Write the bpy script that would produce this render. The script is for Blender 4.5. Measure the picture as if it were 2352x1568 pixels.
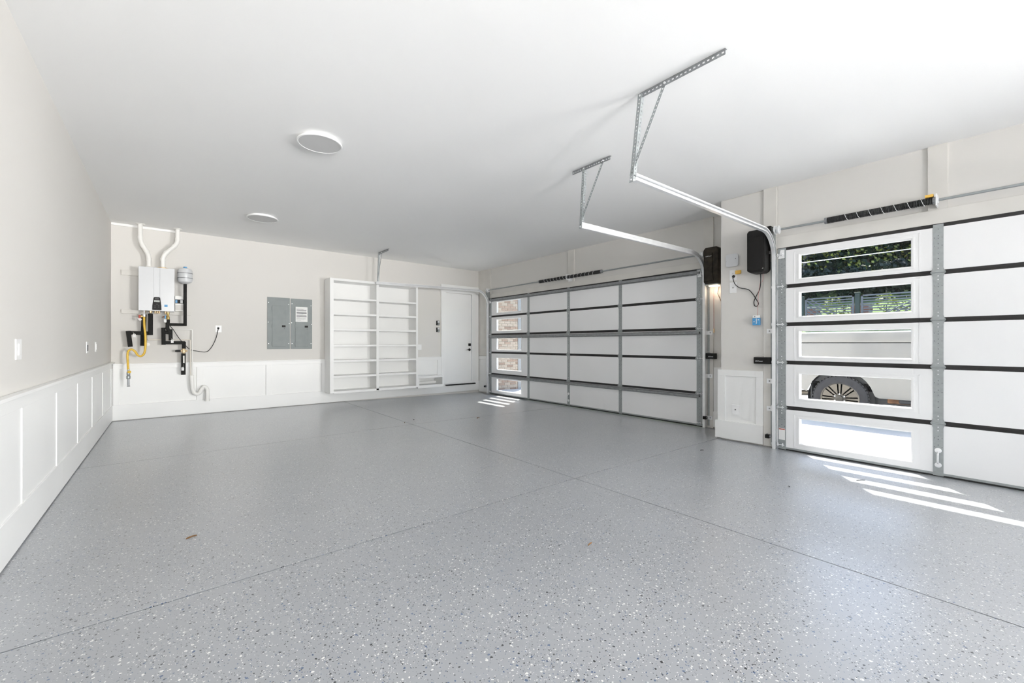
import bpy, bmesh, math, random
from mathutils import Vector, Matrix

# ------------------------------------------------------------------ scene, camera, sky, sun, added fill lights, exposure
for o in list(bpy.data.objects):
    bpy.data.objects.remove(o, do_unlink=True)
SC = bpy.context.scene
C = SC.collection
random.seed(7)
R = math.radians

cam_d = bpy.data.cameras.new('camera')
cam_d.sensor_width = 36.0
cam_d.lens = 956.49 / 2352 * 36.0
cam_d.shift_y = (788.75 - 784.0) / 2352
cam_d.clip_start = 0.02
cam_d.clip_end = 400
cam = bpy.data.objects.new('camera', cam_d)
C.objects.link(cam)
cam.location = (0, 0, 1.2)
cam.rotation_euler = (R(90), 0, -0.6889)
SC.camera = cam

world = bpy.data.worlds.new('world')
SC.world = world
world.use_nodes = True
wn = world.node_tree.nodes
sky = wn.new('ShaderNodeTexSky')
sky.sky_type = 'NISHITA'
sky.sun_disc = False
sky.sun_elevation = R(51)
sky.sun_rotation = R(55)
wn['Background'].inputs[1].default_value = 0.32
world.node_tree.links.new(sky.outputs[0], wn['Background'].inputs[0])

sun_d = bpy.data.lights.new('sun', 'SUN')
sun_d.energy = 9.0
sun_d.angle = R(0.6)
sun_d.color = (1.0, 0.95, 0.88)
sun = bpy.data.objects.new('sun', sun_d)
C.objects.link(sun)
sun.rotation_euler = Vector((0.66, 0.46, 1.0)).to_track_quat('Z', 'Y').to_euler()
sun.location = (15, 10, 20)

# added fill light, set in an unseen bay opening made to hold it
FILL_BAY = (-6.9, -3.9)
a = bpy.data.lights.new('bay_daylight', 'AREA')
a.shape = 'RECTANGLE'
a.size, a.size_y = FILL_BAY[1] - FILL_BAY[0] - 0.1, 2.2
a.energy = 150
a.spread = R(75)
a.color = (1.0, 0.99, 0.975)
ao = bpy.data.objects.new('bay_daylight', a)
C.objects.link(ao)
ao.location = (5.80, (FILL_BAY[0] + FILL_BAY[1]) / 2, 1.12)
ao.rotation_euler = Vector((0.50, -0.86, 0.0)).to_track_quat('Z', 'Y').to_euler()

# added fill lights in two unseen rear windows made to hold them
FILL_WIN = [(-0.30, 1.90), (2.30, 4.50)]
for (xa, xb), pw in zip(FILL_WIN, (235, 12)):
    a = bpy.data.lights.new('window_daylight', 'AREA')
    a.shape = 'RECTANGLE'
    a.size, a.size_y = xb - xa - 0.1, 2.2
    a.energy = pw
    a.spread = R(75)
    a.color = (1.0, 0.99, 0.975)
    ao = bpy.data.objects.new('window_daylight', a)
    C.objects.link(ao)
    ao.location = ((xa + xb) / 2, -8.1, 1.55)
    ao.rotation_euler = (R(118), 0, R(-4))

SC.view_settings.view_transform = 'Standard'
SC.view_settings.look = 'None'
SC.view_settings.gamma = 1.0
SC.view_settings.use_curve_mapping = False
SC.view_settings.exposure = 0.71
SC.cycles.max_bounces = 8
SC.cycles.diffuse_bounces = 7
SC.cycles.glossy_bounces = 3
SC.cycles.use_adaptive_sampling = True
SC.cycles.adaptive_threshold = 0.115
SC.cycles.adaptive_min_samples = 20
SC.cycles.transparent_max_bounces = 16
SC.cycles.sample_clamp_indirect = 6.0
SC.cycles.caustics_reflective = False
SC.cycles.caustics_refractive = False

# ------------------------------------------------------------------ materials
MATS = {}


def mat(name, rgb, rough=0.5, metal=0.0, vary=0.04, vscale=3.0, bump=0.0, bscale=60.0, coat=0.0, spec=0.5, emit=None):
    m = bpy.data.materials.new(name)
    m.use_nodes = True
    nt = m.node_tree
    b = nt.nodes['Principled BSDF']
    b.inputs['Roughness'].default_value = rough
    b.inputs['Metallic'].default_value = metal
    b.inputs['Specular IOR Level'].default_value = spec
    b.inputs['Coat Weight'].default_value = coat
    b.inputs['Coat Roughness'].default_value = 0.1
    tc = nt.nodes.new('ShaderNodeTexCoord')
    nz = nt.nodes.new('ShaderNodeTexNoise')
    nz.inputs['Scale'].default_value = vscale
    nz.inputs['Detail'].default_value = 1 if vary > 0.03 else 0
    nt.links.new(tc.outputs['Object'], nz.inputs['Vector'])
    mr = nt.nodes.new('ShaderNodeMapRange')
    mr.inputs['From Min'].default_value = 0.3
    mr.inputs['From Max'].default_value = 0.7
    mr.inputs['To Min'].default_value = 1 - vary
    mr.inputs['To Max'].default_value = 1 + vary
    nt.links.new(nz.outputs['Fac'], mr.inputs['Value'])
    mx = nt.nodes.new('ShaderNodeVectorMath')
    mx.operation = 'SCALE'
    mx.inputs[0].default_value = rgb
    nt.links.new(mr.outputs['Result'], mx.inputs['Scale'])
    nt.links.new(mx.outputs['Vector'], b.inputs['Base Color'])
    if bump:
        n2 = nt.nodes.new('ShaderNodeTexNoise')
        n2.inputs['Scale'].default_value = bscale
        n2.inputs['Detail'].default_value = 1
        nt.links.new(tc.outputs['Object'], n2.inputs['Vector'])
        bp = nt.nodes.new('ShaderNodeBump')
        bp.inputs['Strength'].default_value = bump
        bp.inputs['Distance'].default_value = 0.004
        nt.links.new(n2.outputs['Fac'], bp.inputs['Height'])
        nt.links.new(bp.outputs['Normal'], b.inputs['Normal'])
    if emit:
        b.inputs['Emission Color'].default_value = (*emit[0], 1)
        b.inputs['Emission Strength'].default_value = emit[1]
    MATS[name] = m
    return m


mat('paint', (0.70, 0.682, 0.652), 0.75, vary=0.015, vscale=0.8)
mat('paint_board', (0.70, 0.68, 0.642), 0.6, vary=0.03, vscale=5)
mat('ceiling_white', (0.93, 0.93, 0.925), 0.85, vary=0.012, vscale=0.7)
mat('trim_white', (0.86, 0.86, 0.85), 0.38, vary=0.012, vscale=2)
mat('door_white', (0.88, 0.88, 0.885), 0.45, vary=0.012, vscale=2)
mat('vinyl_white', (0.88, 0.88, 0.88), 0.35, vary=0.01)
mat('galv', (0.36, 0.385, 0.39), 0.42, metal=0.6, vary=0.06, vscale=30)
mat('galv_light', (0.88, 0.89, 0.90), 0.30, metal=0.4, vary=0.03, vscale=14)
mat('galv_dark', (0.30, 0.31, 0.32), 0.42, metal=0.7, vary=0.12, vscale=20)
mat('joint_dark', (0.020, 0.019, 0.019), 0.6, vary=0.25, vscale=9)
mat('rubber', (0.02, 0.02, 0.02), 0.7, vary=0.1)
mat('black_plastic', (0.012, 0.0115, 0.011), 0.5, vary=0.15, vscale=12, spec=0.22)
mat('dusty_plastic', (0.030, 0.024, 0.017), 0.6, vary=0.5, vscale=14, spec=0.25)
mat('foam_black', (0.014, 0.014, 0.013), 0.9, vary=0.2, vscale=30, bump=0.3, bscale=200)
mat('spring_black', (0.02, 0.02, 0.02), 0.4, vary=0.15, vscale=40)
mat('yellow_gas', (0.78, 0.50, 0.06), 0.45, vary=0.06, vscale=20)
mat('brass', (0.66, 0.47, 0.17), 0.35, metal=0.7, vary=0.1, vscale=20)
mat('brass_pale', (0.72, 0.55, 0.34), 0.4, metal=0.5, vary=0.1, vscale=20)
mat('pvc', (0.86, 0.85, 0.82), 0.35, vary=0.02)
mat('pvc_cream', (0.82, 0.77, 0.69), 0.4, vary=0.03)
mat('heater_white', (0.64, 0.65, 0.665), 0.28, vary=0.008)
mat('grey_panel', (0.225, 0.25, 0.25), 0.5, vary=0.05, vscale=8)
mat('paper', (0.85, 0.85, 0.84), 0.8, vary=0.02)
mat('ink', (0.12, 0.12, 0.13), 0.8, vary=0.2, vscale=60)
mat('blue_plastic', (0.07, 0.30, 0.58), 0.4, vary=0.15, vscale=60)
mat('red_plastic', (0.45, 0.06, 0.03), 0.5)
mat('copper', (0.50, 0.25, 0.15), 0.35, metal=0.8, vary=0.1, vscale=20)
mat('red_cord', (0.62, 0.30, 0.28), 0.7)
mat('yellow_tag', (0.85, 0.52, 0.10), 0.6, vary=0.05)
mat('diffuser', (0.62, 0.62, 0.62), 0.5, vary=0.005)
mat('screen_grey', (0.42, 0.44, 0.42), 0.4, vary=0.15, vscale=80)
mat('white_print', (0.85, 0.85, 0.85), 0.6)
mat('lamp_warm', (0.9, 0.85, 0.75), 0.5, emit=((1.0, 0.78, 0.55), 1.2))
mat('leaf_brown', (0.16, 0.085, 0.035), 0.8, vary=0.3, vscale=60)
mat('debris_dark', (0.03, 0.03, 0.035), 0.8)
mat('base_dark', (0.03, 0.03, 0.032), 0.9)
mat('concrete_light', (0.55, 0.54, 0.52), 0.85, vary=0.06, vscale=1.5, bump=0.2, bscale=50)
mat('brick_tan', (0.36, 0.26, 0.20), 0.9, vary=0.12, vscale=22, bump=0.4, bscale=60)
mat('brick_pale', (0.44, 0.36, 0.29), 0.9, vary=0.12, vscale=22, bump=0.4, bscale=60)
mat('brick_brown', (0.30, 0.21, 0.16), 0.9, vary=0.2, vscale=22, bump=0.4, bscale=60)
mat('mortar', (0.46, 0.43, 0.38), 0.95, vary=0.06, vscale=12)
mat('grey_trim', (0.30, 0.30, 0.30), 0.6)
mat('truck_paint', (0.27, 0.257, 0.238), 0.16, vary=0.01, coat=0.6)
mat('dark_trim', (0.03, 0.03, 0.032), 0.5)
mat('tyre', (0.045, 0.043, 0.045), 0.85, vary=0.2, vscale=20, bump=0.3, bscale=60)
mat('alloy_dark', (0.085, 0.078, 0.068), 0.35, metal=0.7, vary=0.1, vscale=10)
mat('alloy_edge', (0.15, 0.135, 0.115), 0.3, metal=0.8)
mat('rust_metal', (0.20, 0.10, 0.05), 0.7, metal=0.3, vary=0.4, vscale=14)
mat('exhaust_metal', (0.22, 0.19, 0.15), 0.5, metal=0.7, vary=0.2, vscale=12)
mat('window_glass_dark', (0.03, 0.035, 0.04), 0.08)
mat('gate_metal', (0.14, 0.14, 0.165), 0.5, vary=0.1)
mat('gate_post', (0.035, 0.05, 0.045), 0.6, vary=0.2)
mat('grass', (0.10, 0.17, 0.025), 0.9, vary=0.55, vscale=1.3)
mat('bark', (0.16, 0.14, 0.13), 0.9, vary=0.3, vscale=4)
mat('bark_pale', (0.30, 0.30, 0.34), 0.9, vary=0.3, vscale=4)
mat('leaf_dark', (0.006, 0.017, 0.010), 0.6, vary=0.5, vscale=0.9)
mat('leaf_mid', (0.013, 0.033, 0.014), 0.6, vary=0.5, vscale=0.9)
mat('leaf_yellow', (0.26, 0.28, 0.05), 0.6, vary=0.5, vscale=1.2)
mat('cable_grey', (0.62, 0.64, 0.66), 0.6)


def glass_mat():
    m = bpy.data.materials.new('window_glass')
    m.use_nodes = True
    nt = m.node_tree
    nt.nodes.clear()
    out = nt.nodes.new('ShaderNodeOutputMaterial')
    tr = nt.nodes.new('ShaderNodeBsdfTransparent')
    tr.inputs[0].default_value = (0.96, 0.975, 0.97, 1)
    gl = nt.nodes.new('ShaderNodeBsdfGlossy')
    gl.inputs['Roughness'].default_value = 0.02
    lw_ = nt.nodes.new('ShaderNodeLayerWeight')
    lw_.inputs['Blend'].default_value = 0.5
    pw = nt.nodes.new('ShaderNodeMath')
    pw.operation = 'POWER'
    pw.inputs[1].default_value = 4.0
    nt.links.new(lw_.outputs['Facing'], pw.inputs[0])
    fr = nt.nodes.new('ShaderNodeMath')
    fr.operation = 'MULTIPLY_ADD'
    fr.inputs[1].default_value = 0.5
    fr.inputs[2].default_value = 0.012
    nt.links.new(pw.outputs[0], fr.inputs[0])
    mx = nt.nodes.new('ShaderNodeMixShader')
    nt.links.new(fr.outputs[0], mx.inputs[0])
    nt.links.new(tr.outputs[0], mx.inputs[1])
    nt.links.new(gl.outputs[0], mx.inputs[2])
    nt.links.new(mx.outputs[0], out.inputs[0])
    MATS['glass'] = m


glass_mat()


def floor_mat():
    m = bpy.data.materials.new('epoxy_flake')
    m.use_nodes = True
    nt = m.node_tree
    L = nt.links.new
    b = nt.nodes['Principled BSDF']
    tc = nt.nodes.new('ShaderNodeTexCoord')
    big = nt.nodes.new('ShaderNodeTexNoise')
    big.inputs['Scale'].default_value = 0.7
    big.inputs['Detail'].default_value = 2
    L(tc.outputs['Object'], big.inputs['Vector'])
    base = nt.nodes.new('ShaderNodeValToRGB')
    base.color_ramp.elements[0].position = 0.3
    base.color_ramp.elements[0].color = (0.318, 0.332, 0.356, 1)
    base.color_ramp.elements[1].position = 0.7
    base.color_ramp.elements[1].color = (0.368, 0.382, 0.406, 1)
    L(big.outputs['Fac'], base.inputs['Fac'])
    col = base.outputs['Color']
    dn = nt.nodes.new('ShaderNodeTexNoise')
    dn.inputs['Scale'].default_value = 90
    dn.inputs['Detail'].default_value = 0
    L(tc.outputs['Object'], dn.inputs['Vector'])
    dv = nt.nodes.new('ShaderNodeVectorMath')
    dv.operation = 'MULTIPLY_ADD'
    dv.inputs[1].default_value = (0.006, 0.006, 0)
    L(dn.outputs['Color'], dv.inputs[0])
    L(tc.outputs['Object'], dv.inputs[2])
    clump = nt.nodes.new('ShaderNodeTexNoise')
    clump.inputs['Scale'].default_value = 5.0
    clump.inputs['Detail'].default_value = 1
    L(tc.outputs['Object'], clump.inputs['Vector'])
    # each layer: chip spacing, chip size, share of cells that hold a chip
    for scale, size, share in ((42, 0.17, 0.36), (75, 0.19, 0.26), (140, 0.24, 0.22)):
        vo = nt.nodes.new('ShaderNodeTexVoronoi')
        vo.voronoi_dimensions = '2D'
        vo.inputs['Scale'].default_value = scale
        L(dv.outputs[0], vo.inputs['Vector'])
        sp = nt.nodes.new('ShaderNodeSeparateColor')
        L(vo.outputs['Color'], sp.inputs[0])
        # radius grows with the cell's own random value
        rad = nt.nodes.new('ShaderNodeMath')
        rad.operation = 'MULTIPLY_ADD'
        L(sp.outputs['Green'], rad.inputs[0])
        rad.inputs[1].default_value = size * 0.8
        rad.inputs[2].default_value = size * 0.5
        inside = nt.nodes.new('ShaderNodeMath')
        inside.operation = 'LESS_THAN'
        L(vo.outputs['Distance'], inside.inputs[0])
        L(rad.outputs[0], inside.inputs[1])
        sh = nt.nodes.new('ShaderNodeMath')
        sh.operation = 'MULTIPLY'
        L(clump.outputs['Fac'], sh.inputs[0])
        sh.inputs[1].default_value = share * 2
        has = nt.nodes.new('ShaderNodeMath')
        has.operation = 'LESS_THAN'
        L(sp.outputs['Red'], has.inputs[0])
        L(sh.outputs[0], has.inputs[1])
        fac = nt.nodes.new('ShaderNodeMath')
        fac.operation = 'MULTIPLY'
        L(inside.outputs[0], fac.inputs[0])
        L(has.outputs[0], fac.inputs[1])
        ramp = nt.nodes.new('ShaderNodeValToRGB')
        ramp.color_ramp.interpolation = 'CONSTANT'
        e = ramp.color_ramp.elements
        e[0].position, e[0].color = 0.0, (0.78, 0.78, 0.76, 1)
        e[1].position, e[1].color = 0.38, (0.02, 0.022, 0.028, 1)
        e2 = e.new(0.72)
        e2.color = (0.07, 0.12, 0.23, 1)
        e3 = e.new(0.90)
        e3.color = (0.20, 0.22, 0.25, 1)
        L(sp.outputs['Blue'], ramp.inputs['Fac'])
        mx = nt.nodes.new('ShaderNodeMix')
        mx.data_type = 'RGBA'
        L(fac.outputs[0], mx.inputs[0])
        L(col, mx.inputs[6])
        L(ramp.outputs['Color'], mx.inputs[7])
        col = mx.outputs[2]
    L(col, b.inputs['Base Color'])
    b.inputs['Roughness'].default_value = 0.36
    b.inputs['Specular IOR Level'].default_value = 0.7
    b.inputs['Coat Weight'].default_value = 1.0
    b.inputs['Coat IOR'].default_value = 1.55
    b.inputs['Coat Roughness'].default_value = 0.30
    n3 = nt.nodes.new('ShaderNodeTexNoise')
    n3.inputs['Scale'].default_value = 55
    n3.inputs['Detail'].default_value = 0
    L(tc.outputs['Object'], n3.inputs['Vector'])
    bp = nt.nodes.new('ShaderNodeBump')
    bp.inputs['Strength'].default_value = 0.10
    bp.inputs['Distance'].default_value = 0.003
    L(n3.outputs['Fac'], bp.inputs['Height'])
    L(bp.outputs['Normal'], b.inputs['Normal'])
    MATS['floor'] = m


floor_mat()

# ------------------------------------------------------------------ mesh helpers


class MB:
    def __init__(self):
        self.v, self.f = [], []

    def add(self, verts, faces):
        n = len(self.v)
        self.v += [tuple(p) for p in verts]
        self.f += [tuple(i + n for i in f) for f in faces]
        return self

    def box(self, x0, x1, y0, y1, z0, z1):
        if x0 > x1: x0, x1 = x1, x0
        if y0 > y1: y0, y1 = y1, y0
        if z0 > z1: z0, z1 = z1, z0
        v = [(x0, y0, z0), (x1, y0, z0), (x1, y1, z0), (x0, y1, z0), (x0, y0, z1), (x1, y0, z1), (x1, y1, z1), (x0, y1, z1)]
        return self.add(v, [(0, 3, 2, 1), (4, 5, 6, 7), (0, 1, 5, 4), (1, 2, 6, 5), (2, 3, 7, 6), (3, 0, 4, 7)])

    def prism(self, poly, axis, lo, hi):
        """poly: 2D points in the two other axes (in x,y,z order), extruded along axis"""
        n = len(poly)

        def p3(a, b, c):
            return (c, a, b) if axis == 0 else (a, c, b) if axis == 1 else (a, b, c)
        v = [p3(a, b, lo) for a, b in poly] + [p3(a, b, hi) for a, b in poly]
        f = [tuple(range(n))[::-1], tuple(range(n, 2 * n))] + [(i, (i + 1) % n, (i + 1) % n + n, i + n) for i in range(n)]
        return self.add(v, f)

    def tube(self, path, r, n=10, cap=True, squash=None):
        path = [Vector(p) for p in path]
        rr = r if isinstance(r, (list, tuple)) else [r] * len(path)
        t0 = (path[1] - path[0]).normalized()
        up = Vector((0, 0, 1)) if abs(t0.z) < 0.9 else Vector((1, 0, 0))
        nrm = (up - t0 * up.dot(t0)).normalized()
        rings = []
        for i, p in enumerate(path):
            a = path[max(i - 1, 0)]
            b = path[min(i + 1, len(path) - 1)]
            t = (b - a).normalized()
            nrm = (nrm - t * nrm.dot(t))
            nrm = nrm.normalized() if nrm.length > 1e-6 else t.orthogonal().normalized()
            bi = t.cross(nrm)
            rings.append([p + (nrm * math.cos(2 * math.pi * k / n) + bi * math.sin(2 * math.pi * k / n)) * rr[i] for k in range(n)])
        v = [q for ring in rings for q in ring]
        f = []
        for i in range(len(path) - 1):
            for k in range(n):
                k2 = (k + 1) % n
                f.append((i * n + k, i * n + k2, (i + 1) * n + k2, (i + 1) * n + k))
        if cap:
            f.append(tuple(range(n))[::-1])
            f.append(tuple((len(path) - 1) * n + k for k in range(n)))
        return self.add(v, f)

    def lathe(self, org, axis, prof, n=24):
        """prof: (radius, height along axis) list"""
        org, ax = Vector(org), Vector(axis).normalized()
        u = ax.orthogonal().normalized()
        w = ax.cross(u)
        v, f = [], []
        for r, h in prof:
            for k in range(n):
                a = 2 * math.pi * k / n
                v.append(org + ax * h + (u * math.cos(a) + w * math.sin(a)) * max(r, 1e-5))
        for i in range(len(prof) - 1):
            for k in range(n):
                k2 = (k + 1) % n
                f.append((i * n + k, i * n + k2, (i + 1) * n + k2, (i + 1) * n + k))
        f.append(tuple(range(n))[::-1])
        f.append(tuple((len(prof) - 1) * n + k for k in range(n)))
        return self.add(v, f)

    def cyl(self, a, b, r, n=12):
        return self.tube([a, b], r, n)

    def build(self, name, m, parent=None, smooth=False, bevel=0.0, seg=2):
        me = bpy.data.meshes.new(name)
        me.from_pydata(self.v, [], self.f)
        bm = bmesh.new()
        bm.from_mesh(me)
        bmesh.ops.recalc_face_normals(bm, faces=bm.faces)
        if bevel:
            ed = [e for e in bm.edges if len(e.link_faces) == 2 and e.calc_face_angle(0) > 0.6]
            bmesh.ops.bevel(bm, geom=ed, offset=bevel, segments=seg, affect='EDGES', profile=0.5, clamp_overlap=True)
        bm.to_mesh(me)
        bm.free()
        if smooth:
            for p in me.polygons:
                p.use_smooth = True
            try:
                me.set_sharp_from_angle(angle=R(40))
            except Exception:
                pass
        me.materials.append(MATS[m])
        o = bpy.data.objects.new(name, me)
        C.objects.link(o)
        if parent is not None:
            attach(o, parent)
        return o


def origin_of(o):
    while o.parent is not None:
        o = o.parent
    return o.location.copy() if o.type == 'EMPTY' else Vector((0, 0, 0))


def attach(o, parent):
    o.parent = parent
    if parent.type == 'EMPTY':
        o.matrix_parent_inverse = Matrix.Translation(-parent.location)


def tag(o, label=None, cat=None, group=None, kind=None):
    if label: o['label'] = label
    if cat: o['category'] = cat
    if group: o['group'] = group
    if kind: o['kind'] = kind
    return o


def thing(name, label, cat, loc, group=None):
    o = bpy.data.objects.new(name, None)
    o.empty_display_size = 0.1
    C.objects.link(o)
    o.location = loc
    return tag(o, label, cat, group)


def struct(o, label=None):
    return tag(o, label, None, None, 'structure')


def copy_at(o, parent, off=(0, 0, 0)):
    c = o.copy()
    C.objects.link(c)
    if parent is not None:
        attach(c, parent)
    c.location = Vector(o.location) + Vector(off)
    return c


def boxo(name, m, parent, b, bevel=0.0):
    return MB().box(*b).build(name, m, parent, bevel=bevel)


def fillet(pts, r, n=5):
    pts = [Vector(p) for p in pts]
    out = [pts[0]]
    for i in range(1, len(pts) - 1):
        a, p, b = pts[i - 1], pts[i], pts[i + 1]
        d1, d2 = (a - p), (b - p)
        rr = min(r, d1.length * 0.49, d2.length * 0.49)
        s, e = p + d1.normalized() * rr, p + d2.normalized() * rr
        for k in range(n + 1):
            t = k / n
            out.append(s * (1 - t) ** 2 + p * 2 * t * (1 - t) + e * t * t)
    out.append(pts[-1])
    return out


def smooth_path(pts, n=6):
    pts = [Vector(p) for p in pts]
    out = []
    q = [pts[0]] + pts + [pts[-1]]
    for i in range(1, len(q) - 2):
        p0, p1, p2, p3 = q[i - 1], q[i], q[i + 1], q[i + 2]
        for k in range(n):
            t = k / n
            out.append(0.5 * ((2 * p1) + (p2 - p0) * t + (2 * p0 - 5 * p1 + 4 * p2 - p3) * t * t + (3 * p1 - p0 - 3 * p2 + p3) * t ** 3))
    out.append(pts[-1])
    return out


def lettering(name, text, m, parent, loc, rot, size, width=None):
    cu = bpy.data.curves.new(name, 'FONT')
    cu.body = text
    cu.size = size
    cu.extrude = 0.0004
    cu.resolution_u = 2
    cu.align_x = 'CENTER'
    cu.align_y = 'CENTER'
    tmp = bpy.data.objects.new(name, cu)
    C.objects.link(tmp)
    dg = bpy.context.evaluated_depsgraph_get()
    dg.update()
    me = bpy.data.meshes.new_from_object(tmp.evaluated_get(dg))
    bpy.data.objects.remove(tmp, do_unlink=True)
    xs = [v.co.x for v in me.vertices]
    s = width / (max(xs) - min(xs)) if width else 1.0
    me.transform(Matrix.Translation(loc) @ rot @ Matrix.Diagonal((s, 1 if width is None else s, 1, 1)))
    me.materials.clear()
    me.materials.append(MATS[m])
    o = bpy.data.objects.new(name, me)
    C.objects.link(o)
    attach(o, parent)
    return o


# text facing -X (seen by someone looking along +X): right of text = -Y, up = Z
ROT_NEGX = Matrix(((0, 0, -1, 0), (-1, 0, 0, 0), (0, 1, 0, 0), (0, 0, 0, 1)))
# text facing -Y: right of text = +X, up = Z
ROT_NEGY = Matrix(((1, 0, 0, 0), (0, 0, -1, 0), (0, 1, 0, 0), (0, 0, 0, 1)))

# ------------------------------------------------------------------ room dimensions (metres)
XL, YB, ZC = -0.69, 8.895, 3.07       # left wall, back wall, ceiling
XR1, XR2 = 6.22, 5.605                # wall planes around the wide and the single garage door
YP = 2.485                            # corner of the pier between the doors
YR = -8.00                            # wall behind the camera
XA, YJB, YJC = 2.79, 5.72, 2.51       # saw-cut joints in the floor


def fz(x):
    return 0.0 if x <= XA else -0.0165 * (x - XA)


# ------------------------------------------------------------------ floor
fl = MB().prism([(XL - 0.1, YR - 0.1), (5.66, YR - 0.1), (5.66, 2.45), (6.26, 2.45), (6.26, YB + 0.1), (XL - 0.1, YB + 0.1)], 2, -0.30, -0.085).build('floor', 'base_dark')
struct(fl, 'glossy grey epoxy garage floor speckled with black white and blue flakes')
for (xa, xb) in ((XL - 0.05, XA - 0.004), (XA + 0.004, None)):
    for (ya, yb) in ((YR - 0.05, -0.704), (-0.696, YJC - 0.004), (YJC + 0.004, YJB - 0.004), (YJB + 0.004, YB + 0.05)):
        x1 = xb
        if x1 is None:
            x1 = 5.66 if ya < 2 else 6.26
        b = 0.0008
        top0, top1 = fz(xa), fz(x1)
        v = [(xa, ya, -0.12), (x1, ya, -0.12), (x1, yb, -0.12), (xa, yb, -0.12),
             (xa, ya, top0 - b), (x1, ya, top1 - b), (x1, yb, top1 - b), (xa, yb, top0 - b),
             (xa + b, ya + b, top0), (x1 - b, ya + b, top1), (x1 - b, yb - b, top1), (xa + b, yb - b, top0)]
        f = [(0, 3, 2, 1), (0, 1, 5, 4), (1, 2, 6, 5), (2, 3, 7, 6), (3, 0, 4, 7), (4, 5, 9, 8), (5, 6, 10, 9), (6, 7, 11, 10), (7, 4, 8, 11), (8, 9, 10, 11)]
        MB().add(v, f).build('slab', 'floor', fl)

jz = 0.004  # dark strips lie just below the slab surface in the joints
boxo('joint_filler', 'joint_dark', fl, (XA - 0.004, XA + 0.004, YR, YB, -0.10, -jz))
for yj in (-0.70, YJC, YJB):
    xe = 5.6 if yj < 2 else 6.2
    m = MB()
    for (x0, x1) in ((XL, XA), (XA, xe)):
        m.add([(x0, yj - 0.004, -0.11), (x1, yj - 0.004, -0.11), (x1, yj + 0.004, -0.11), (x0, yj + 0.004, -0.11), (x0, yj - 0.004, fz(x0) - jz), (x1, yj - 0.004, fz(x1) - jz), (x1, yj + 0.004, fz(x1) - jz), (x0, yj + 0.004, fz(x0) - jz)],
              [(0, 3, 2, 1), (4, 5, 6, 7), (0, 1, 5, 4), (1, 2, 6, 5), (2, 3, 7, 6), (3, 0, 4, 7)])
    m.build('joint_filler', 'joint_dark', fl)

# ------------------------------------------------------------------ ceiling and walls
struct(MB().prism([(XL - 0.2, YR - 0.2), (5.95, YR - 0.2), (5.95, YP - 0.1), (6.55, YP - 0.1), (6.55, YB + 0.2), (XL - 0.2, YB + 0.2)], 2, ZC, ZC + 0.15).build('ceiling', 'ceiling_white'), 'smooth white painted ceiling')

wl = struct(MB().box(XL - 0.15, XL, YR - 0.15, YB + 0.15, -0.12, ZC).build('wall_left', 'paint'), 'long off white wall with white panelled wainscot')
wb = MB()
wb.box(XL, 5.20, YB, YB + 0.15, -0.12, ZC)
wb.box(5.20, 5.985, YB, YB + 0.15, -0.12, 0.18)
wb.box(5.20, 5.985, YB, YB + 0.15, 2.45, ZC)
wb.box(5.985, XR1 + 0.06, YB, YB + 0.15, -0.12, ZC)
wb = struct(wb.build('wall_back', 'paint'), 'greige back wall above white panelled wainscot')

D1 = (3.0, 8.38)      # wide door opening, Y
D2 = (-0.92, 1.82)    # single door opening, Y
DT = 2.33             # top of the openings
wr = MB()
wr.box(XR1, XR1 + 0.06, D1[1], YB + 0.15, -0.15, ZC)
wr.box(XR1, XR1 + 0.33, D1[0], D1[1], DT, ZC)
wr.box(XR1, XR1 + 0.33, YP, D1[0], -0.15, ZC)
wr = struct(wr.build('wall_right', 'paint'), 'greige wall around the wide garage door')
wq = MB()
wq.prism([(5.60, D2[1]), (5.95, D2[1]), (5.95, YP - 0.1), (XR1 + 0.33, YP - 0.1), (XR1 + 0.33, YP), (5.60, YP)], 2, -0.15, ZC)
wq = struct(wq.build('wall_pier', 'paint', bevel=0.012), 'greige wall pier between the two garage doors')
wf = MB()
wf.box(XR2, XR2 + 0.33, D2[0], D2[1], DT, ZC)
wf.box(XR2, XR2 + 0.33, FILL_BAY[1], D2[0], -0.15, ZC)
wf.box(XR2, XR2 + 0.33, FILL_BAY[0], FILL_BAY[1], DT, ZC)  # lintel over the added opening of the bay fill light
wf.box(XR2, XR2 + 0.33, YR - 0.15, FILL_BAY[0], -0.15, ZC)
wf = struct(wf.build('wall_front', 'paint'), 'greige wall around the single garage door')
wz = MB()
xs = [XL - 0.15] + [v for w in FILL_WIN for v in w] + [XR2 + 0.33]
for i in range(0, len(xs), 2):
    wz.box(xs[i], xs[i + 1], YR - 0.15, YR, -0.12, ZC)
for (xa, xb) in FILL_WIN:
    wz.box(xa, xb, YR - 0.15, YR, -0.12, 0.4)
    wz.box(xa, xb, YR - 0.15, YR, 2.7, ZC)
struct(wz.build('wall_rear', 'paint'), 'greige wall behind the camera holding two tall windows')
for i, (xa, xb) in enumerate(FILL_WIN):  # frames of the made-up windows around the rear fill lights
    w = MB()
    for (a, b_, c, d) in ((xa, xb, 0.4, 0.46), (xa, xb, 2.64, 2.7), (xa, xa + 0.05, 0.46, 2.64), (xb - 0.05, xb, 0.46, 2.64)):
        w.box(a, b_, YR - 0.07, YR + 0.02, c, d)
    struct(w.build('window_%d' % (i + 1), 'trim_white'), 'tall white framed window behind the camera')

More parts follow.
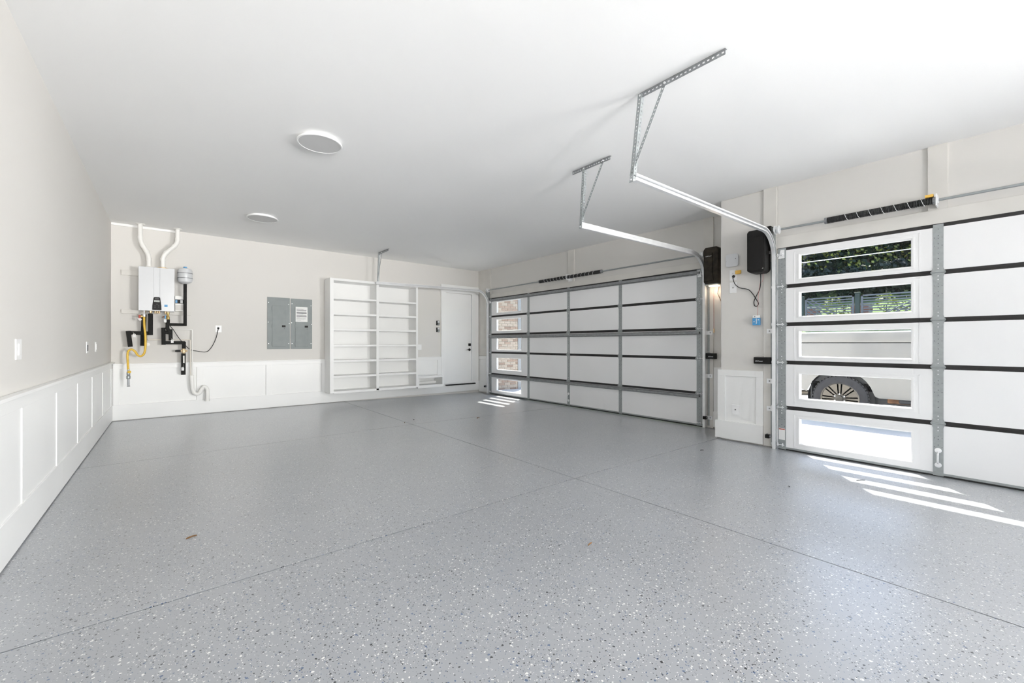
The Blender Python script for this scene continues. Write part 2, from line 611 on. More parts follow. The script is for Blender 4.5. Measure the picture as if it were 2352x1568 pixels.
# wainscot of the left wall
STL = [-7.03, -6.05, -5.07, -4.09, -3.11, -2.13, -1.15, -0.17, 0.81, 1.79, 2.78, 3.795, 4.795, 5.77, 6.755, 7.755, 8.77]
boxo('top_rail', 'trim_white', wl, (XL, XL + 0.011, YR, YB, 0.815, 0.895), 0.002)
boxo('chair_rail', 'trim_white', wl, (XL, XL + 0.045, YR, YB, 0.895, 0.917), 0.004)
prev = YR
for y in STL:
    boxo('wainscot_panel', 'trim_white', wl, (XL, XL + 0.005, prev, y, 0.235, 0.82))
    w_ = 0.108 if y < 8.7 else 0.125
    boxo('stile', 'trim_white', wl, (XL, XL + 0.0105, y, y + w_, 0.235, 0.818), 0.001)
    prev = y + w_
bl = struct(MB().box(XL, XL + 0.015, YR, 4.99, 0.010, 0.242).build('baseboard_left', 'trim_white', bevel=0.002), 'tall white baseboard along the left wall')
boxo('board_length', 'trim_white', bl, (XL, XL + 0.015, 4.993, YB, 0.010, 0.240), 0.002)

# wainscot of the back wall
XS_B = [(-0.668, -0.597), (0.364, 0.453), (1.39, 1.475), (2.364, 2.45), (4.985, 5.085)]
boxo('top_rail', 'trim_white', wb, (XL + 0.02, 5.085, YB - 0.030, YB, 0.803, 0.865), 0.002)
boxo('chair_rail', 'trim_white', wb, (XL + 0.02, 5.085, YB - 0.052, YB, 0.865, 0.887), 0.004)
px = XL
for (a, b_) in XS_B:
    boxo('stile', 'trim_white', wb, (a, b_, YB - 0.0295, YB, 0.245, 0.806), 0.002)
    boxo('wainscot_panel', 'trim_white', wb, (px, a, YB - 0.005, YB, 0.235, 0.81))
    px = b_
struct(MB().box(XL + 0.016, 6.19, YB - 0.034, YB, 0.010, 0.245).build('baseboard_back', 'trim_white', bevel=0.002), 'tall white baseboard along the back wall')
struct(MB().box(XL, 0.09, YB - 0.018, YB, 3.035, ZC).build('trim_1', 'trim_white', bevel=0.002), 'short white trim strip at the top of the back wall')

# boards and wainscot of the right wall around the wide door
boxo('jamb_board', 'paint_board', wr, (XR1 - 0.022, XR1, 8.372, YB, 0.90, ZC), 0.002)
boxo('vertical_board', 'paint_board', wr, (XR1 - 0.022, XR1, 5.594, 5.758, 2.43, ZC), 0.002)
boxo('jamb_board', 'paint_board', wr, (XR1 - 0.022, XR1, 2.854, 3.0, -0.05, ZC), 0.002)
boxo('header_board', 'paint_board', wr, (XR1 - 0.026, XR1, 3.0, 8.372, 2.325, 2.432), 0.002)
boxo('wainscot_panel', 'trim_white', wr, (XR1 - 0.012, XR1, 8.40, YB - 0.02, 0.2, 0.80))
boxo('top_rail', 'trim_white', wr, (XR1 - 0.026, XR1, 8.40, YB - 0.02, 0.80, 0.88), 0.002)
boxo('top_rail', 'trim_white', wr, (XR1 - 0.022, XR1, 2.5, 2.85, 0.10, 0.85), 0.002)
br = struct(MB().box(XR1 - 0.03, XR1, 8.42, YB - 0.026, -0.03, 0.23).build('baseboard_right', 'trim_white', bevel=0.002), 'short white baseboard in the far corner beside the wide garage door')
boxo('board_length', 'trim_white', br, (XR1 - 0.034, XR1, 2.5, 2.85, -0.03, 0.20), 0.002)

# pier: wainscot box, door jamb board
boxo('jamb_board', 'paint_board', wq, (5.578, 5.60, 1.822, 1.966, -0.035, ZC), 0.002)
boxo('wainscot_panel', 'trim_white', wq, (5.592, 5.60, 2.03, 2.44, 0.19, 0.80))
boxo('top_rail', 'trim_white', wq, (5.575, 5.60, 1.968, 2.512, 0.785, 0.862), 0.003)
boxo('stile', 'trim_white', wq, (5.576, 5.60, 1.968, 2.048, 0.19, 0.786), 0.002)
boxo('stile', 'trim_white', wq, (5.576, 5.60, 2.418, 2.512, 0.19, 0.786), 0.002)
struct(MB().box(5.562, 5.61, 1.968, 2.540, -0.028, 0.202).build('baseboard_pier', 'trim_white', bevel=0.003), 'white baseboard at the foot of the wall pier')
boxo('vertical_board', 'paint_board', wf, (XR2 - 0.022, XR2, 0.411, 0.546, 2.46, ZC), 0.002)
boxo('header_board', 'paint_board', wf, (XR2 - 0.026, XR2, D2[0] - 0.1, 1.822, 2.325, 2.462), 0.002)
boxo('jamb_board', 'paint_board', wf, (XR2 - 0.022, XR2, D2[0] - 0.14, D2[0], -0.035, 2.325), 0.002)

# ------------------------------------------------------------------ entry door in the back wall
de = struct(MB().box(5.213, 5.968, YB - 0.004, YB + 0.04, 0.20, 2.44).build('door_1', 'trim_white', bevel=0.003), 'white entry door with black lever beside the wide garage door')
boxo('casing', 'trim_white', de, (5.086, 5.205, YB - 0.034, YB, 0.245, 2.452), 0.003)
boxo('casing', 'trim_white', de, (5.978, 6.178, YB - 0.034, YB, 0.245, 2.452), 0.003)
boxo('head_casing', 'trim_white', de, (5.078, 6.182, YB - 0.038, YB, 2.452, 2.645), 0.003)
boxo('threshold', 'black_plastic', de, (5.195, 6.05, YB - 0.09, YB + 0.02, 0.172, 0.200), 0.004)
boxo('deadbolt', 'black_plastic', de, (5.88, 5.945, YB - 0.028, YB - 0.002, 1.140, 1.205), 0.004)
MB().lathe((5.912, YB - 0.004, 1.043), (0, -1, 0), [(0.033, 0), (0.033, 0.012), (0.012, 0.016), (0.012, 0.05)], 20).build('rose', 'black_plastic', de, True)
MB().tube(fillet([(5.912, YB - 0.035, 1.043), (5.912, YB - 0.055, 1.043), (5.81, YB - 0.055, 1.043)], 0.01), 0.009, 8).build('handle', 'black_plastic', de, True)
boxo('lower_rail', 'trim_white', de, (5.215, 5.965, YB - 0.0055, YB, 0.21, 0.42), 0.001)

# ------------------------------------------------------------------ garage doors
Z_BREAK = [-0.042, 0.452, 0.980, 1.424, 1.868, 2.322]
WIN_Z = [(0.06, 0.335), (0.575, 0.850), (1.055, 1.338), (1.515, 1.783), (1.950, 2.212)]


def screw(mb, x, y, z, r=0.005):
    mb.lathe((x, y, z), (-1, 0, 0), [(r, 0), (r, 0.002), (r * 0.5, 0.0035)], 8)


def garage_door(n, label, X, ya, yb, stiles, win, handle_y, struts, end_w):
    """X = inside face; door fills Y ya..yb; stiles = Y centres of the inner stiles; win = Y range of the window column"""
    root = bpy.data.objects.new('door_%d' % n, None)
    C.objects.link(root)
    root.location = (X, (ya + yb) / 2, -0.045)
    struct(root, label)
    g = 0.022
    for k in range(5):
        z0, z1 = Z_BREAK[k] + (g if k else 0.03), Z_BREAK[k + 1] - (g if k < 4 else 0.031)
        wz0, wz1 = WIN_Z[k]
        fw = 0.022
        s = MB()
        T = 0.045
        s.box(X, X + T, ya, win[0] - fw, z0, z1)
        s.box(X, X + T, win[1] + fw, yb, z0, z1)
        s.box(X, X + T, win[0] - fw, win[1] + fw, z0, wz0 - fw)
        s.box(X, X + T, win[0] - fw, win[1] + fw, wz1 + fw, z1)
        sec = s.build('section', 'door_white', root)
        # window surround: raised flange, sloped inner lip, glass
        fr = MB()
        for (oy0, oy1, oz0, oz1, iy0, iy1, iz0, iz1, xo, xi) in ((win[0] - fw, win[1] + fw, wz0 - fw, wz1 + fw, win[0], win[1], wz0, wz1, X - 0.007, X + 0.004),):
            o4 = [(oy0, oz0), (oy1, oz0), (oy1, oz1), (oy0, oz1)]
            i4 = [(iy0, iz0), (iy1, iz0), (iy1, iz1), (iy0, iz1)]
            m4 = [(iy0 - 0.010, iz0 - 0.010), (iy1 + 0.010, iz0 - 0.010), (iy1 + 0.010, iz1 + 0.010), (iy0 - 0.010, iz1 + 0.010)]
            v = [(X + 0.001, a, b) for a, b in o4] + [(xo, a, b) for a, b in o4] + [(xo, a, b) for a, b in m4] + [(xi, a, b) for a, b in i4] + [(X + 0.045, a, b) for a, b in i4] + [(X + 0.045, a, b) for a, b in o4]
            f = []
            for L_ in range(5):
                for q in range(4):
                    q2 = (q + 1) % 4
                    f.append((L_ * 4 + q, L_ * 4 + q2, L_ * 4 + 4 + q2, L_ * 4 + 4 + q))
            fr.add(v, f)
        fr.build('window_frame', 'vinyl_white', sec)
        # shallow raised outline around the frame
        ol = MB()
        a0, a1, b0, b1 = win[0] - 0.062, win[1] + 0.062, wz0 - 0.050, wz1 + 0.050
        b0, b1 = max(b0, z0 + 0.012), min(b1, z1 - 0.012)
        for (c0, c1, d0, d1) in ((a0, a1, b0, b0 + 0.006), (a0, a1, b1 - 0.006, b1), (a0, a0 + 0.006, b0, b1), (a1 - 0.006, a1, b0, b1)):
            ol.box(X - 0.0025, X + 0.001, c0, c1, d0, d1)
        ol.build('window_border', 'door_white', sec)
        MB().box(X + 0.022, X + 0.026, win[0] - 0.004, win[1] + 0.004, wz0 - 0.004, wz1 + 0.004).build('pane', 'glass', sec)
    # dark meeting rails between the sections
    for k in range(1, 5):
        z = Z_BREAK[k]
        m = MB().box(X + 0.006, X + 0.04, ya, yb, z - g, z + g)
        m.box(X + 0.002, X + 0.007, ya, yb, z - 0.006, z - 0.001)
        m.build('meeting_rail', 'joint_dark', root)
    boxo('top_rail', 'joint_dark', root, (X + 0.004, X + 0.045, ya, yb, 2.292, 2.326))
    boxo('bottom_retainer', 'galv', root, (X - 0.004, X + 0.045, ya, yb, -0.030, -0.010))
    boxo('bottom_seal', 'rubber', root, (X + 0.0, X + 0.042, ya, yb, -0.052, -0.030), 0.004)
    # galvanised stiles with screws and hinges
    allst = [(y, 0.070 if n == 3 else 0.066) for y in stiles] + [(ya + end_w / 2, end_w), (yb - end_w / 2, end_w)]
    rv, ho = MB(), MB()
    for (y, w) in allst:
        for k in range(5):
            z0, z1 = Z_BREAK[k] + 0.004, Z_BREAK[k + 1] - 0.004
            if k == 4: z1 = 2.318
            MB().box(X - 0.0035, X + 0.001, y - w / 2, y + w / 2, z0, z1).build('stile', 'galv', root)
            for q in (0.10, 0.24, 0.30, 0.41, 0.50, 0.62, 0.72):
                ho.lathe((X - 0.0036, y, z0 + (z1 - z0) * (1 - q)), (-1, 0, 0), [(0.0034, 0), (0.0034, 0.0004)], 6)
            for q in (0.28, 0.45):
                for s_ in (-1, 1):
                    ho.lathe((X - 0.0036, y + s_ * w * 0.36, z0 + (z1 - z0) * (1 - q)), (-1, 0, 0), [(0.003, 0), (0.003, 0.0004)], 6)
        for k in range(1, 5):
            z = Z_BREAK[k]
            h = MB()
            hw = w * 0.5 + 0.008
            h.prism([(y - hw, z - 0.012), (y + hw, z - 0.012), (y + hw * 0.75, z - 0.055), (y + hw * 0.2, z - 0.085), (y - hw * 0.2, z - 0.085), (y - hw * 0.75, z - 0.055)], 0, X - 0.008, X - 0.003)
            h.prism([(y - hw, z + 0.012), (y - hw * 0.75, z + 0.055), (y - hw * 0.2, z + 0.085), (y + hw * 0.2, z + 0.085), (y + hw * 0.75, z + 0.055), (y + hw, z + 0.012)], 0, X - 0.008, X - 0.003)
            h.box(X - 0.011, X - 0.003, y - hw - 0.004, y + hw + 0.004, z - 0.014, z + 0.014)
            h.cyl((X - 0.013, y - hw - 0.008, z), (X - 0.013, y + hw + 0.008, z), 0.007, 8)
            h.build('hinge', 'galv', root)
            for dz in (-0.068, -0.035, 0.035, 0.068):
                screw(rv, X - 0.008, y, z + dz)
    # end hinges carry rollers
    for y, s_ in ((ya, -1), (yb, 1)):
        for z in Z_BREAK[1:5] + [2.24, 0.012]:
            rl = MB()
            rl.cyl((X - 0.024, y - s_ * 0.07, z), (X - 0.024, y + s_ * 0.045, z), 0.0055, 8)
            rl.cyl((X - 0.024, y + s_ * 0.034, z), (X - 0.024, y + s_ * 0.056, z), 0.021, 14)
            rl.box(X - 0.034, X - 0.002, y - s_ * 0.055, y - s_ * 0.050, z - 0.018, z + 0.018)
            rl.box(X - 0.034, X - 0.002, y - s_ * 0.008, y - s_ * 0.003, z - 0.018, z + 0.018)
            rl.build('roller', 'galv_light', root)
        tb = MB().prism([(y - s_ * 0.005, 2.20), (y - s_ * 0.068, 2.20), (y - s_ * 0.068, 2.30), (y - s_ * 0.03, 2.30)], 0, X - 0.012, X - 0.0036)
        tb.build('top_bracket', 'galv_light', root)
    tag(rv.build('screw', 'galv_light', root), kind='stuff')
    tag(ho.build('punched_hole', 'debris_dark', root), kind='stuff')
    for z in struts:
        st = MB()
        yy0, yy1 = ya + 0.03, yb - 0.03
        prof = [(X - 0.004, z - 0.034), (X - 0.006, z - 0.034), (X - 0.006, z - 0.019), (X - 0.048, z - 0.013), (X - 0.048, z + 0.013), (X - 0.006, z + 0.019), (X - 0.006, z + 0.034), (X - 0.004, z + 0.034)]
        st.prism(prof, 1, yy0, yy1)
        st.build('strut', 'galv_dark', root)
    if handle_y is not None:
        h = MB()
        hz = 0.13
        h.tube(fillet([(X - 0.005, handle_y, hz - 0.055), (X - 0.038, handle_y, hz - 0.04), (X - 0.038, handle_y, hz + 0.04), (X - 0.005, handle_y, hz + 0.055)], 0.02), 0.0075, 8)
        hd = h.build('handle', 'galv_light', root, True)
        for s_ in (-1, 1):
            MB().lathe((X - 0.003, handle_y, hz + s_ * 0.068), (-1, 0, 0), [(0.024, 0), (0.024, 0.004), (0.012, 0.007)], 16).build('handle_plate', 'galv_light', hd, True)
    return root


d3 = garage_door(3, 'white single sectional garage door with five slim windows beside the pier', 5.57, -0.93, 1.805, [0.474], (0.66, 1.58), 0.474, [], 0.082)
d2 = garage_door(2, 'wide white sectional garage door with a column of five windows at its far end', 6.17, 3.005, 8.375, [4.472, 5.711, 6.914], (7.17, 8.075), 5.711, [2.268, 1.362, 0.408], 0.085)
# warning label on the end stile of the single door
boxo('warning_label', 'paper', d3, (5.5655, 5.5668, 1.732, 1.795, 0.070, 0.205))
boxo('warning_stripe', 'red_plastic', d3, (5.5650, 5.5656, 1.734, 1.793, 0.188, 0.200))

# ------------------------------------------------------------------ tracks


def sweep_xz(path, y, prof):
    """path: (x,z) list in the plane Y = y; prof: closed polygon of (n, t) with n along the path normal (inwards), t along Y"""
    mb = MB()
    pts = [Vector((p[0], p[1])) for p in path]
    rings = []
    for i, p in enumerate(pts):
        a, b = pts[max(i - 1, 0)], pts[min(i + 1, len(pts) - 1)]
        t = (b - a).normalized()
        nn = Vector((-t.y, t.x))
        rings.append([(p.x + nn.x * q[0], y + q[1], p.y + nn.y * q[0]) for q in prof])
    k = len(prof)
    v = [q for r in rings for q in r]
    f = []
    for i in range(len(pts) - 1):
        for j in range(k):
            j2 = (j + 1) % k
            f.append((i * k + j, i * k + j2, (i + 1) * k + j2, (i + 1) * k + j))
    f.append(tuple(range(k)))
    f.append(tuple((len(pts) - 1) * k + j for j in range(k))[::-1])
    return mb.add(v, f)


def c_profile(s, w=0.052, d=0.036, t=0.0025, lip=0.012):
    # channel open towards s (= +1 / -1 along Y)
    h = w / 2
    pts = [(-h, 0), (h, 0), (h, d), (h - lip, d), (h - lip, d - t), (h - t, d - t), (h - t, t), (-h + t, t), (-h + t, d - t), (-h + lip, d - t), (-h + lip, d), (-h, d)]
    return [(a, b * s) for a, b in pts]


def track(label, Xd, y, s, x_end, z_end, jamb_x, brackets):
    """s: direction (along Y) the channel opens, towards the door"""
    root = thing('garage_door_track', label, 'door track', (Xd - 0.024, y, -0.05), 'galvanised door tracks')
    xv = Xd - 0.026
    r = 0.33
    zt = 2.50
    vert = [(xv, -0.045), (xv, zt - r)]
    arc = [(xv - r + r * math.cos(a), zt - r + r * math.sin(a)) for a in [math.pi / 2 * k / 12 for k in range(13)]]
    prof = c_profile(s)
    sweep_xz(vert, y, prof).build('vertical_rail', 'galv_light', root)
    sweep_xz(arc, y, prof).build('curved_rail', 'galv_light', root)
    sweep_xz([(xv - r, zt), (x_end, z_end)], y, prof).build('horizontal_rail', 'galv_light', root)
    # angle that stiffens the horizontal run
    hz = MB()
    hz.add([(xv - r - 0.02, y - s * 0.001, zt + 0.004), (x_end, y - s * 0.001, z_end + 0.004), (x_end, y - s * 0.001, z_end + 0.034), (xv - r - 0.02, y - s * 0.001, zt + 0.034),
            (xv - r - 0.02, y - s * 0.004, zt + 0.004), (x_end, y - s * 0.004, z_end + 0.004), (x_end, y - s * 0.004, z_end + 0.034), (xv - r - 0.02, y - s * 0.004, zt + 0.034)],
           [(0, 1, 2, 3), (7, 6, 5, 4), (0, 4, 5, 1), (1, 5, 6, 2), (2, 6, 7, 3), (3, 7, 4, 0)])
    hz.build('stiffener_angle', 'galv_light', root)
    # jamb angle beside the vertical run
    MB().box(jamb_x - 0.003, jamb_x, y - s * 0.034, y - s * 0.004, -0.02, 2.18).build('jamb_angle', 'galv', root)
    # flag bracket where the rails meet, tied to the wall
    fb = MB()
    fb.prism([(xv - 0.03, zt - r - 0.10), (jamb_x, zt - r - 0.16), (jamb_x, zt + 0.06), (xv - 0.05, zt - 0.03)], 1, y - s * 0.0045, y - s * 0.001)
    fb.build('flag_bracket', 'galv', root)
    for z in brackets:
        b = MB()
        b.box(xv - 0.02, jamb_x, y - s * 0.0045, y - s * 0.001, z - 0.03, z + 0.03)
        b.box(jamb_x - 0.004, jamb_x, y - s * 0.075, y - s * 0.001, z - 0.028, z + 0.028)
        br_ = b.build('jamb_bracket', 'galv_light', root)
        MB().lathe((jamb_x - 0.004, y - s * 0.045, z), (-1, 0, 0), [(0.009, 0), (0.009, 0.005)], 6).build('bolt', 'galv_dark', br_)
    return root


T2L = track('galvanised track rising beside the pier along the single garage door', 5.57, 1.852, -1, 2.71, 2.452, 5.578, [0.42, 0.75, 1.35])
T1R = track('galvanised track at the opener end of the wide garage door', 6.17, 3.052 - 0.11, 1, 3.385, 2.455, 6.198, [0.10, 0.72, 1.36])
T1L = track('galvanised track at the far end of the wide door crossing before the shelves', 6.17, 8.425, -1, 3.30, 2.452, 6.194, [0.42, 1.15])
T2R = track('galvanised track at the open side of the single garage door beyond the frame', 5.57, -0.975, 1, 2.71, 2.452, 5.598, [0.42, 1.15])


# perforated hanger angles
def perf_bar(mb, a, b, u, w, t, n_dir, hole=0.0085, pitch=0.027):
    """ladder-like perforated strip from a to b, width w along u, thickness t along n_dir"""
    a, b, u, nd = Vector(a), Vector(b), Vector(u).normalized(), Vector(n_dir).normalized()
    L = (b - a).length
    d = (b - a).normalized()

    def hexa(s0, s1, w0, w1):
        v = []
        for tt in (0, t):
            for (s, ww) in ((s0, w0), (s1, w0), (s1, w1), (s0, w1)):
                v.append(a + d * s + u * ww + nd * tt)
        mb.add(v, [(0, 3, 2, 1), (4, 5, 6, 7), (0, 1, 5, 4), (1, 2, 6, 5), (2, 3, 7, 6), (3, 0, 4, 7)])
    m = (w - hole) / 2
    hexa(0, L, 0, m)
    hexa(0, L, w - m, w)
    s = 0.0
    nn = max(1, int(L / pitch))
    pitch = L / nn
    for i in range(nn + 1):
        c0 = max(0, i * pitch - (pitch - hole * 1.3) / 2)
        c1 = min(L, i * pitch + (pitch - hole * 1.3) / 2)
        hexa(c0, c1, m, w - m)


def hanger(label, x, y_bar0, y_bar1, y_post, y_brace, z_low, y_low):
    root = thing('track_hanger', label, 'bracket', (x, y_post, z_low), 'perforated track hangers')
    zc = ZC - 0.003
    m = MB()
    perf_bar(m, (x, y_bar0, zc), (x, y_bar1, zc), (0, 0, -1), 0.038, 0.002, (1, 0, 0), hole=0.012, pitch=0.03)
    perf_bar(m, (x, y_bar0, zc), (x, y_bar1, zc), (1, 0, 0), 0.022, 0.002, (0, 0, 1))
    m.build('ceiling_angle', 'galv_dark', root)
    m = MB()
    perf_bar(m, (x - 0.003, y_post, zc - 0.004), (x - 0.003, y_low, z_low), (0, 1, 0), 0.032, 0.002, (-1, 0, 0))
    perf_bar(m, (x - 0.003, y_post, zc - 0.004), (x - 0.003, y_low, z_low), (1, 0, 0), 0.032, 0.002, (0, 1, 0))
    m.build('drop_post', 'galv', root)
    m = MB()
    perf_bar(m, (x + 0.004, y_brace, zc - 0.012), (x + 0.004, y_low + 0.01, z_low + 0.06), (0, 1, 0), 0.026, 0.002, (1, 0, 0))
    m.build('diagonal_brace', 'galv', root)
    b = MB()
    for (yy, zz) in ((y_low + 0.016, z_low + 0.02), (y_brace + 0.012, zc - 0.018), (y_post + 0.016, zc - 0.018)):
        b.lathe((x - 0.008, yy, zz), (1, 0, 0), [(0.008, 0), (0.008, 0.018)], 6)
    tag(b.build('bolt', 'galv_light', root), kind='stuff')
    return root


hanger('perforated ceiling hanger nearest the camera holding the single door track', 2.715, 1.795, 1.175, 1.775, 1.580, 2.425, 1.852)
hanger('perforated ceiling hanger holding the opener end of the wide door track', 3.385, 3.075, 2.575, 2.90, 2.650, 2.425, 2.945)
hanger('perforated ceiling hanger above the shelves at the far end of the wide door', 3.335, 8.40, 7.88, 8.355, 8.20, 2.425, 8.43)

# ------------------------------------------------------------------ torsion shafts


def torsion(label, X, wall_x, ya, yb, z, springs, centre, tagged):
    root = thing('torsion_spring_shaft', label, 'spring shaft', (X, (ya + yb) / 2, z), 'torsion shafts over the garage doors')
    MB().cyl((X, ya, z), (X, yb, z), 0.0125, 12).build('shaft', 'galv', root, True)
    for (s0, s1) in springs:
        turns = int(abs(s1 - s0) / 0.0105)
        path = []
        nn = turns * 10
        for i in range(nn + 1):
            a = 2 * math.pi * i / 10
            path.append((X + 0.030 * math.cos(a), s0 + (s1 - s0) * i / nn, z + 0.030 * math.sin(a)))
        sp = MB().tube(path, 0.0048, 5).build('spring', 'spring_black', root, True)
        for (e, d) in ((s0, 1), (s1, -1)):
            MB().lathe((X, e, z), (0, d, 0), [(0.034, -0.01), (0.034, 0.012), (0.024, 0.02)], 18).build('winding_cone', 'galv_dark', sp, True)
        st = MB()
        L_ = s1 - s0
        for i in range(7):
            yy = s0 + L_ * (0.12 + 0.115 * i)
            pth = [(X + 0.0352 * math.cos(a), yy - L_ / abs(L_) * 0.035 * (a - math.pi / 2) / math.pi, z + 0.0352 * math.sin(a)) for a in [math.pi / 2 + math.pi * k / 8 for k in range(9)]]
            st.tube(pth, 0.0022, 4)
        tag(st.build('paint_mark', 'white_print', sp), kind='stuff')
    cb = MB()
    cb.box(X - 0.035, wall_x, centre - 0.004, centre + 0.004, z - 0.055, z + 0.055)
    cb.box(wall_x - 0.006, wall_x, centre - 0.05, centre + 0.05, z - 0.075, z + 0.06)
    cb.lathe((X, centre, z), (0, 1, 0), [(0.030, -0.014), (0.030, 0.014)], 16)
    cb.build('centre_bracket', 'galv_light', root)
    for y, d in ((ya + 0.03, 1), (yb - 0.03, -1)):
        dr = MB()
        dr.lathe((X, y, z), (0, d, 0), [(0.052, -0.004), (0.052, 0.006), (0.040, 0.008), (0.040, 0.03), (0.050, 0.034), (0.050, 0.042), (0.018, 0.046), (0.018, 0.06)], 24)
        dr.build('cable_drum', 'galv_light', root, True)
        eb = MB()
        eb.box(X - 0.03, wall_x, y - d * 0.030, y - d * 0.026, z - 0.05, z + 0.04)
        eb.prism([(X - 0.03, z - 0.05), (wall_x, z - 0.05), (wall_x, z - 0.24), (wall_x - 0.03, z - 0.24)], 1, y - d * 0.030, y - d * 0.026)
        eb.build('end_bearing_plate', 'galv', root)
        MB().cyl((X - 0.048, y + d * 0.02, z), (X - 0.03, y + d * 0.015, 0.02), 0.0018, 5).build('lift_cable', 'galv', root)
    if tagged:
        MB().box(X - 0.03, X + 0.01, centre + 0.02, centre + 0.075, z + 0.034, z + 0.058).build('spring_tag', 'yellow_tag', root)
    return root


torsion('torsion shaft with one black spring over the single garage door', 5.50, 5.593, -0.95, 1.842, 2.530, [(0.49, 1.322)], 0.478, True)
torsion('torsion shaft with two black springs over the wide garage door', 6.10, 6.193, 2.915, 8.40, 2.518, [(5.695, 6.48), (5.665, 4.835)], 5.682, False)

# ------------------------------------------------------------------ openers
op = thing('garage_door_opener', 'black jackshaft opener on the pier beside the single door track', 'door opener', (5.45, 1.95, 2.05), 'wall mounted door openers')
m = MB()
m.prism([(1.885, 2.09), (1.895, 2.065), (1.925, 2.045), (2.045, 2.045), (2.085, 2.075), (2.085, 2.53), (2.065, 2.555), (1.905, 2.555), (1.885, 2.53)], 0, 5.40, 5.575)
m.build('housing', 'black_plastic', op, bevel=0.008)
m = MB().prism([(1.90, 2.10), (1.935, 2.07), (2.035, 2.07), (2.068, 2.10), (2.068, 2.47), (1.90, 2.47)], 0, 5.390, 5.401)
m.build('front_cover', 'black_plastic', op, bevel=0.004)
m = MB().box(5.44, 5.56, 1.84, 1.886, 2.46, 2.58)
m.cyl((5.50, 1.90, 2.53), (5.50, 1.84, 2.53), 0.03, 16)
m.build('drive_collar', 'black_plastic', op, bevel=0.004)
boxo('release_lever', 'black_plastic', op, (5.42, 5.46, 1.845, 1.886, 2.25, 2.285), 0.004)
boxo('indicator', 'white_print', op, (5.3985, 5.402, 1.905, 1.925, 2.085, 2.093))

op = thing('garage_door_opener', 'dusty black jackshaft opener beside the wide garage door', 'door opener', (6.05, 2.80, 2.05), 'wall mounted door openers')
m = MB().prism([(2.70, 2.075), (2.715, 2.06), (2.885, 2.06), (2.905, 2.09), (2.905, 2.555), (2.88, 2.585), (2.72, 2.585), (2.70, 2.56)], 0, 6.00, 6.185)
m.build('housing', 'dusty_plastic', op, bevel=0.008)
m = MB().prism([(2.755, 2.10), (2.89, 2.10), (2.89, 2.50), (2.775, 2.50), (2.775, 2.22)], 0, 5.988, 6.001)
m.build('front_cover', 'dusty_plastic', op, bevel=0.003)
MB().cyl((6.10, 2.90, 2.518), (6.10, 2.93, 2.518), 0.032, 16).build('drive_collar', 'black_plastic', op)
boxo('mounting_bracket', 'galv', op, (6.02, 6.19, 2.71, 2.90, 2.045, 2.060))
boxo('lamp_lens', 'lamp_warm', op, (6.06, 6.16, 2.74, 2.86, 2.030, 2.045))
lettering('lettering', 'LiftMaster', 'white_print', op, (5.9872, 2.825, 2.455), ROT_NEGX, 0.03, 0.085)
ld = bpy.data.lights.new('opener_lamp', 'POINT')
ld.energy = 0.6
ld.color = (1.0, 0.80, 0.60)
ld.shadow_soft_size = 0.05
lo = bpy.data.objects.new('opener_lamp', ld)
C.objects.link(lo)
lo.location = (6.11, 2.80, 1.985)

# cords and small fittings on the pier
XP = 5.60


def outlet(label, face, cx, cz, w=0.072, h=0.117, sockets=True, plug=False, plane=None, cat='outlet', group=None, name='wall_outlet', kind='duplex'):
    """face: 'x-' plate on a wall facing -X at plane, 'y-' facing -Y, 'x+' facing +X"""
    d = 0.006

    def bx(u0, u1, z0, z1, p0, p1):
        if face == 'x-': return (plane - p1, plane - p0, u0, u1, z0, z1)
        if face == 'x+': return (plane + p0, plane + p1, u0, u1, z0, z1)
        return (u0, u1, plane - p1, plane - p0, z0, z1)
    loc = {'x-': (plane, cx, cz - h / 2), 'x+': (plane, cx, cz - h / 2), 'y-': (cx, plane, cz - h / 2)}[face]
    root = thing(name, label, cat, loc, group)
    boxo('plate', 'vinyl_white', root, bx(cx - w / 2, cx + w / 2, cz - h / 2, cz + h / 2, 0, d), 0.002)
    if kind == 'duplex':
        for s_ in (-1, 1):
            sk = boxo('socket', 'trim_white', root, bx(cx - 0.016, cx + 0.016, cz + s_ * 0.021 - 0.014, cz + s_ * 0.021 + 0.014, d - 0.001, d + 0.002), 0.003)
            for q in (-0.006, 0.006):
                boxo('slot', 'ink', sk, bx(cx + q - 0.0012, cx + q + 0.0012, cz + s_ * 0.021 - 0.003, cz + s_ * 0.021 + 0.005, d + 0.0015, d + 0.0025))
    elif kind == 'rocker':
        boxo('rocker', 'trim_white', root, bx(cx - 0.017, cx + 0.017, cz - 0.034, cz + 0.034, d - 0.001, d + 0.004), 0.002)
    elif kind == 'jack':
        boxo('jack', 'ink', root, bx(cx - 0.007, cx + 0.007, cz - 0.008, cz + 0.006, d - 0.001, d + 0.001))
    return root


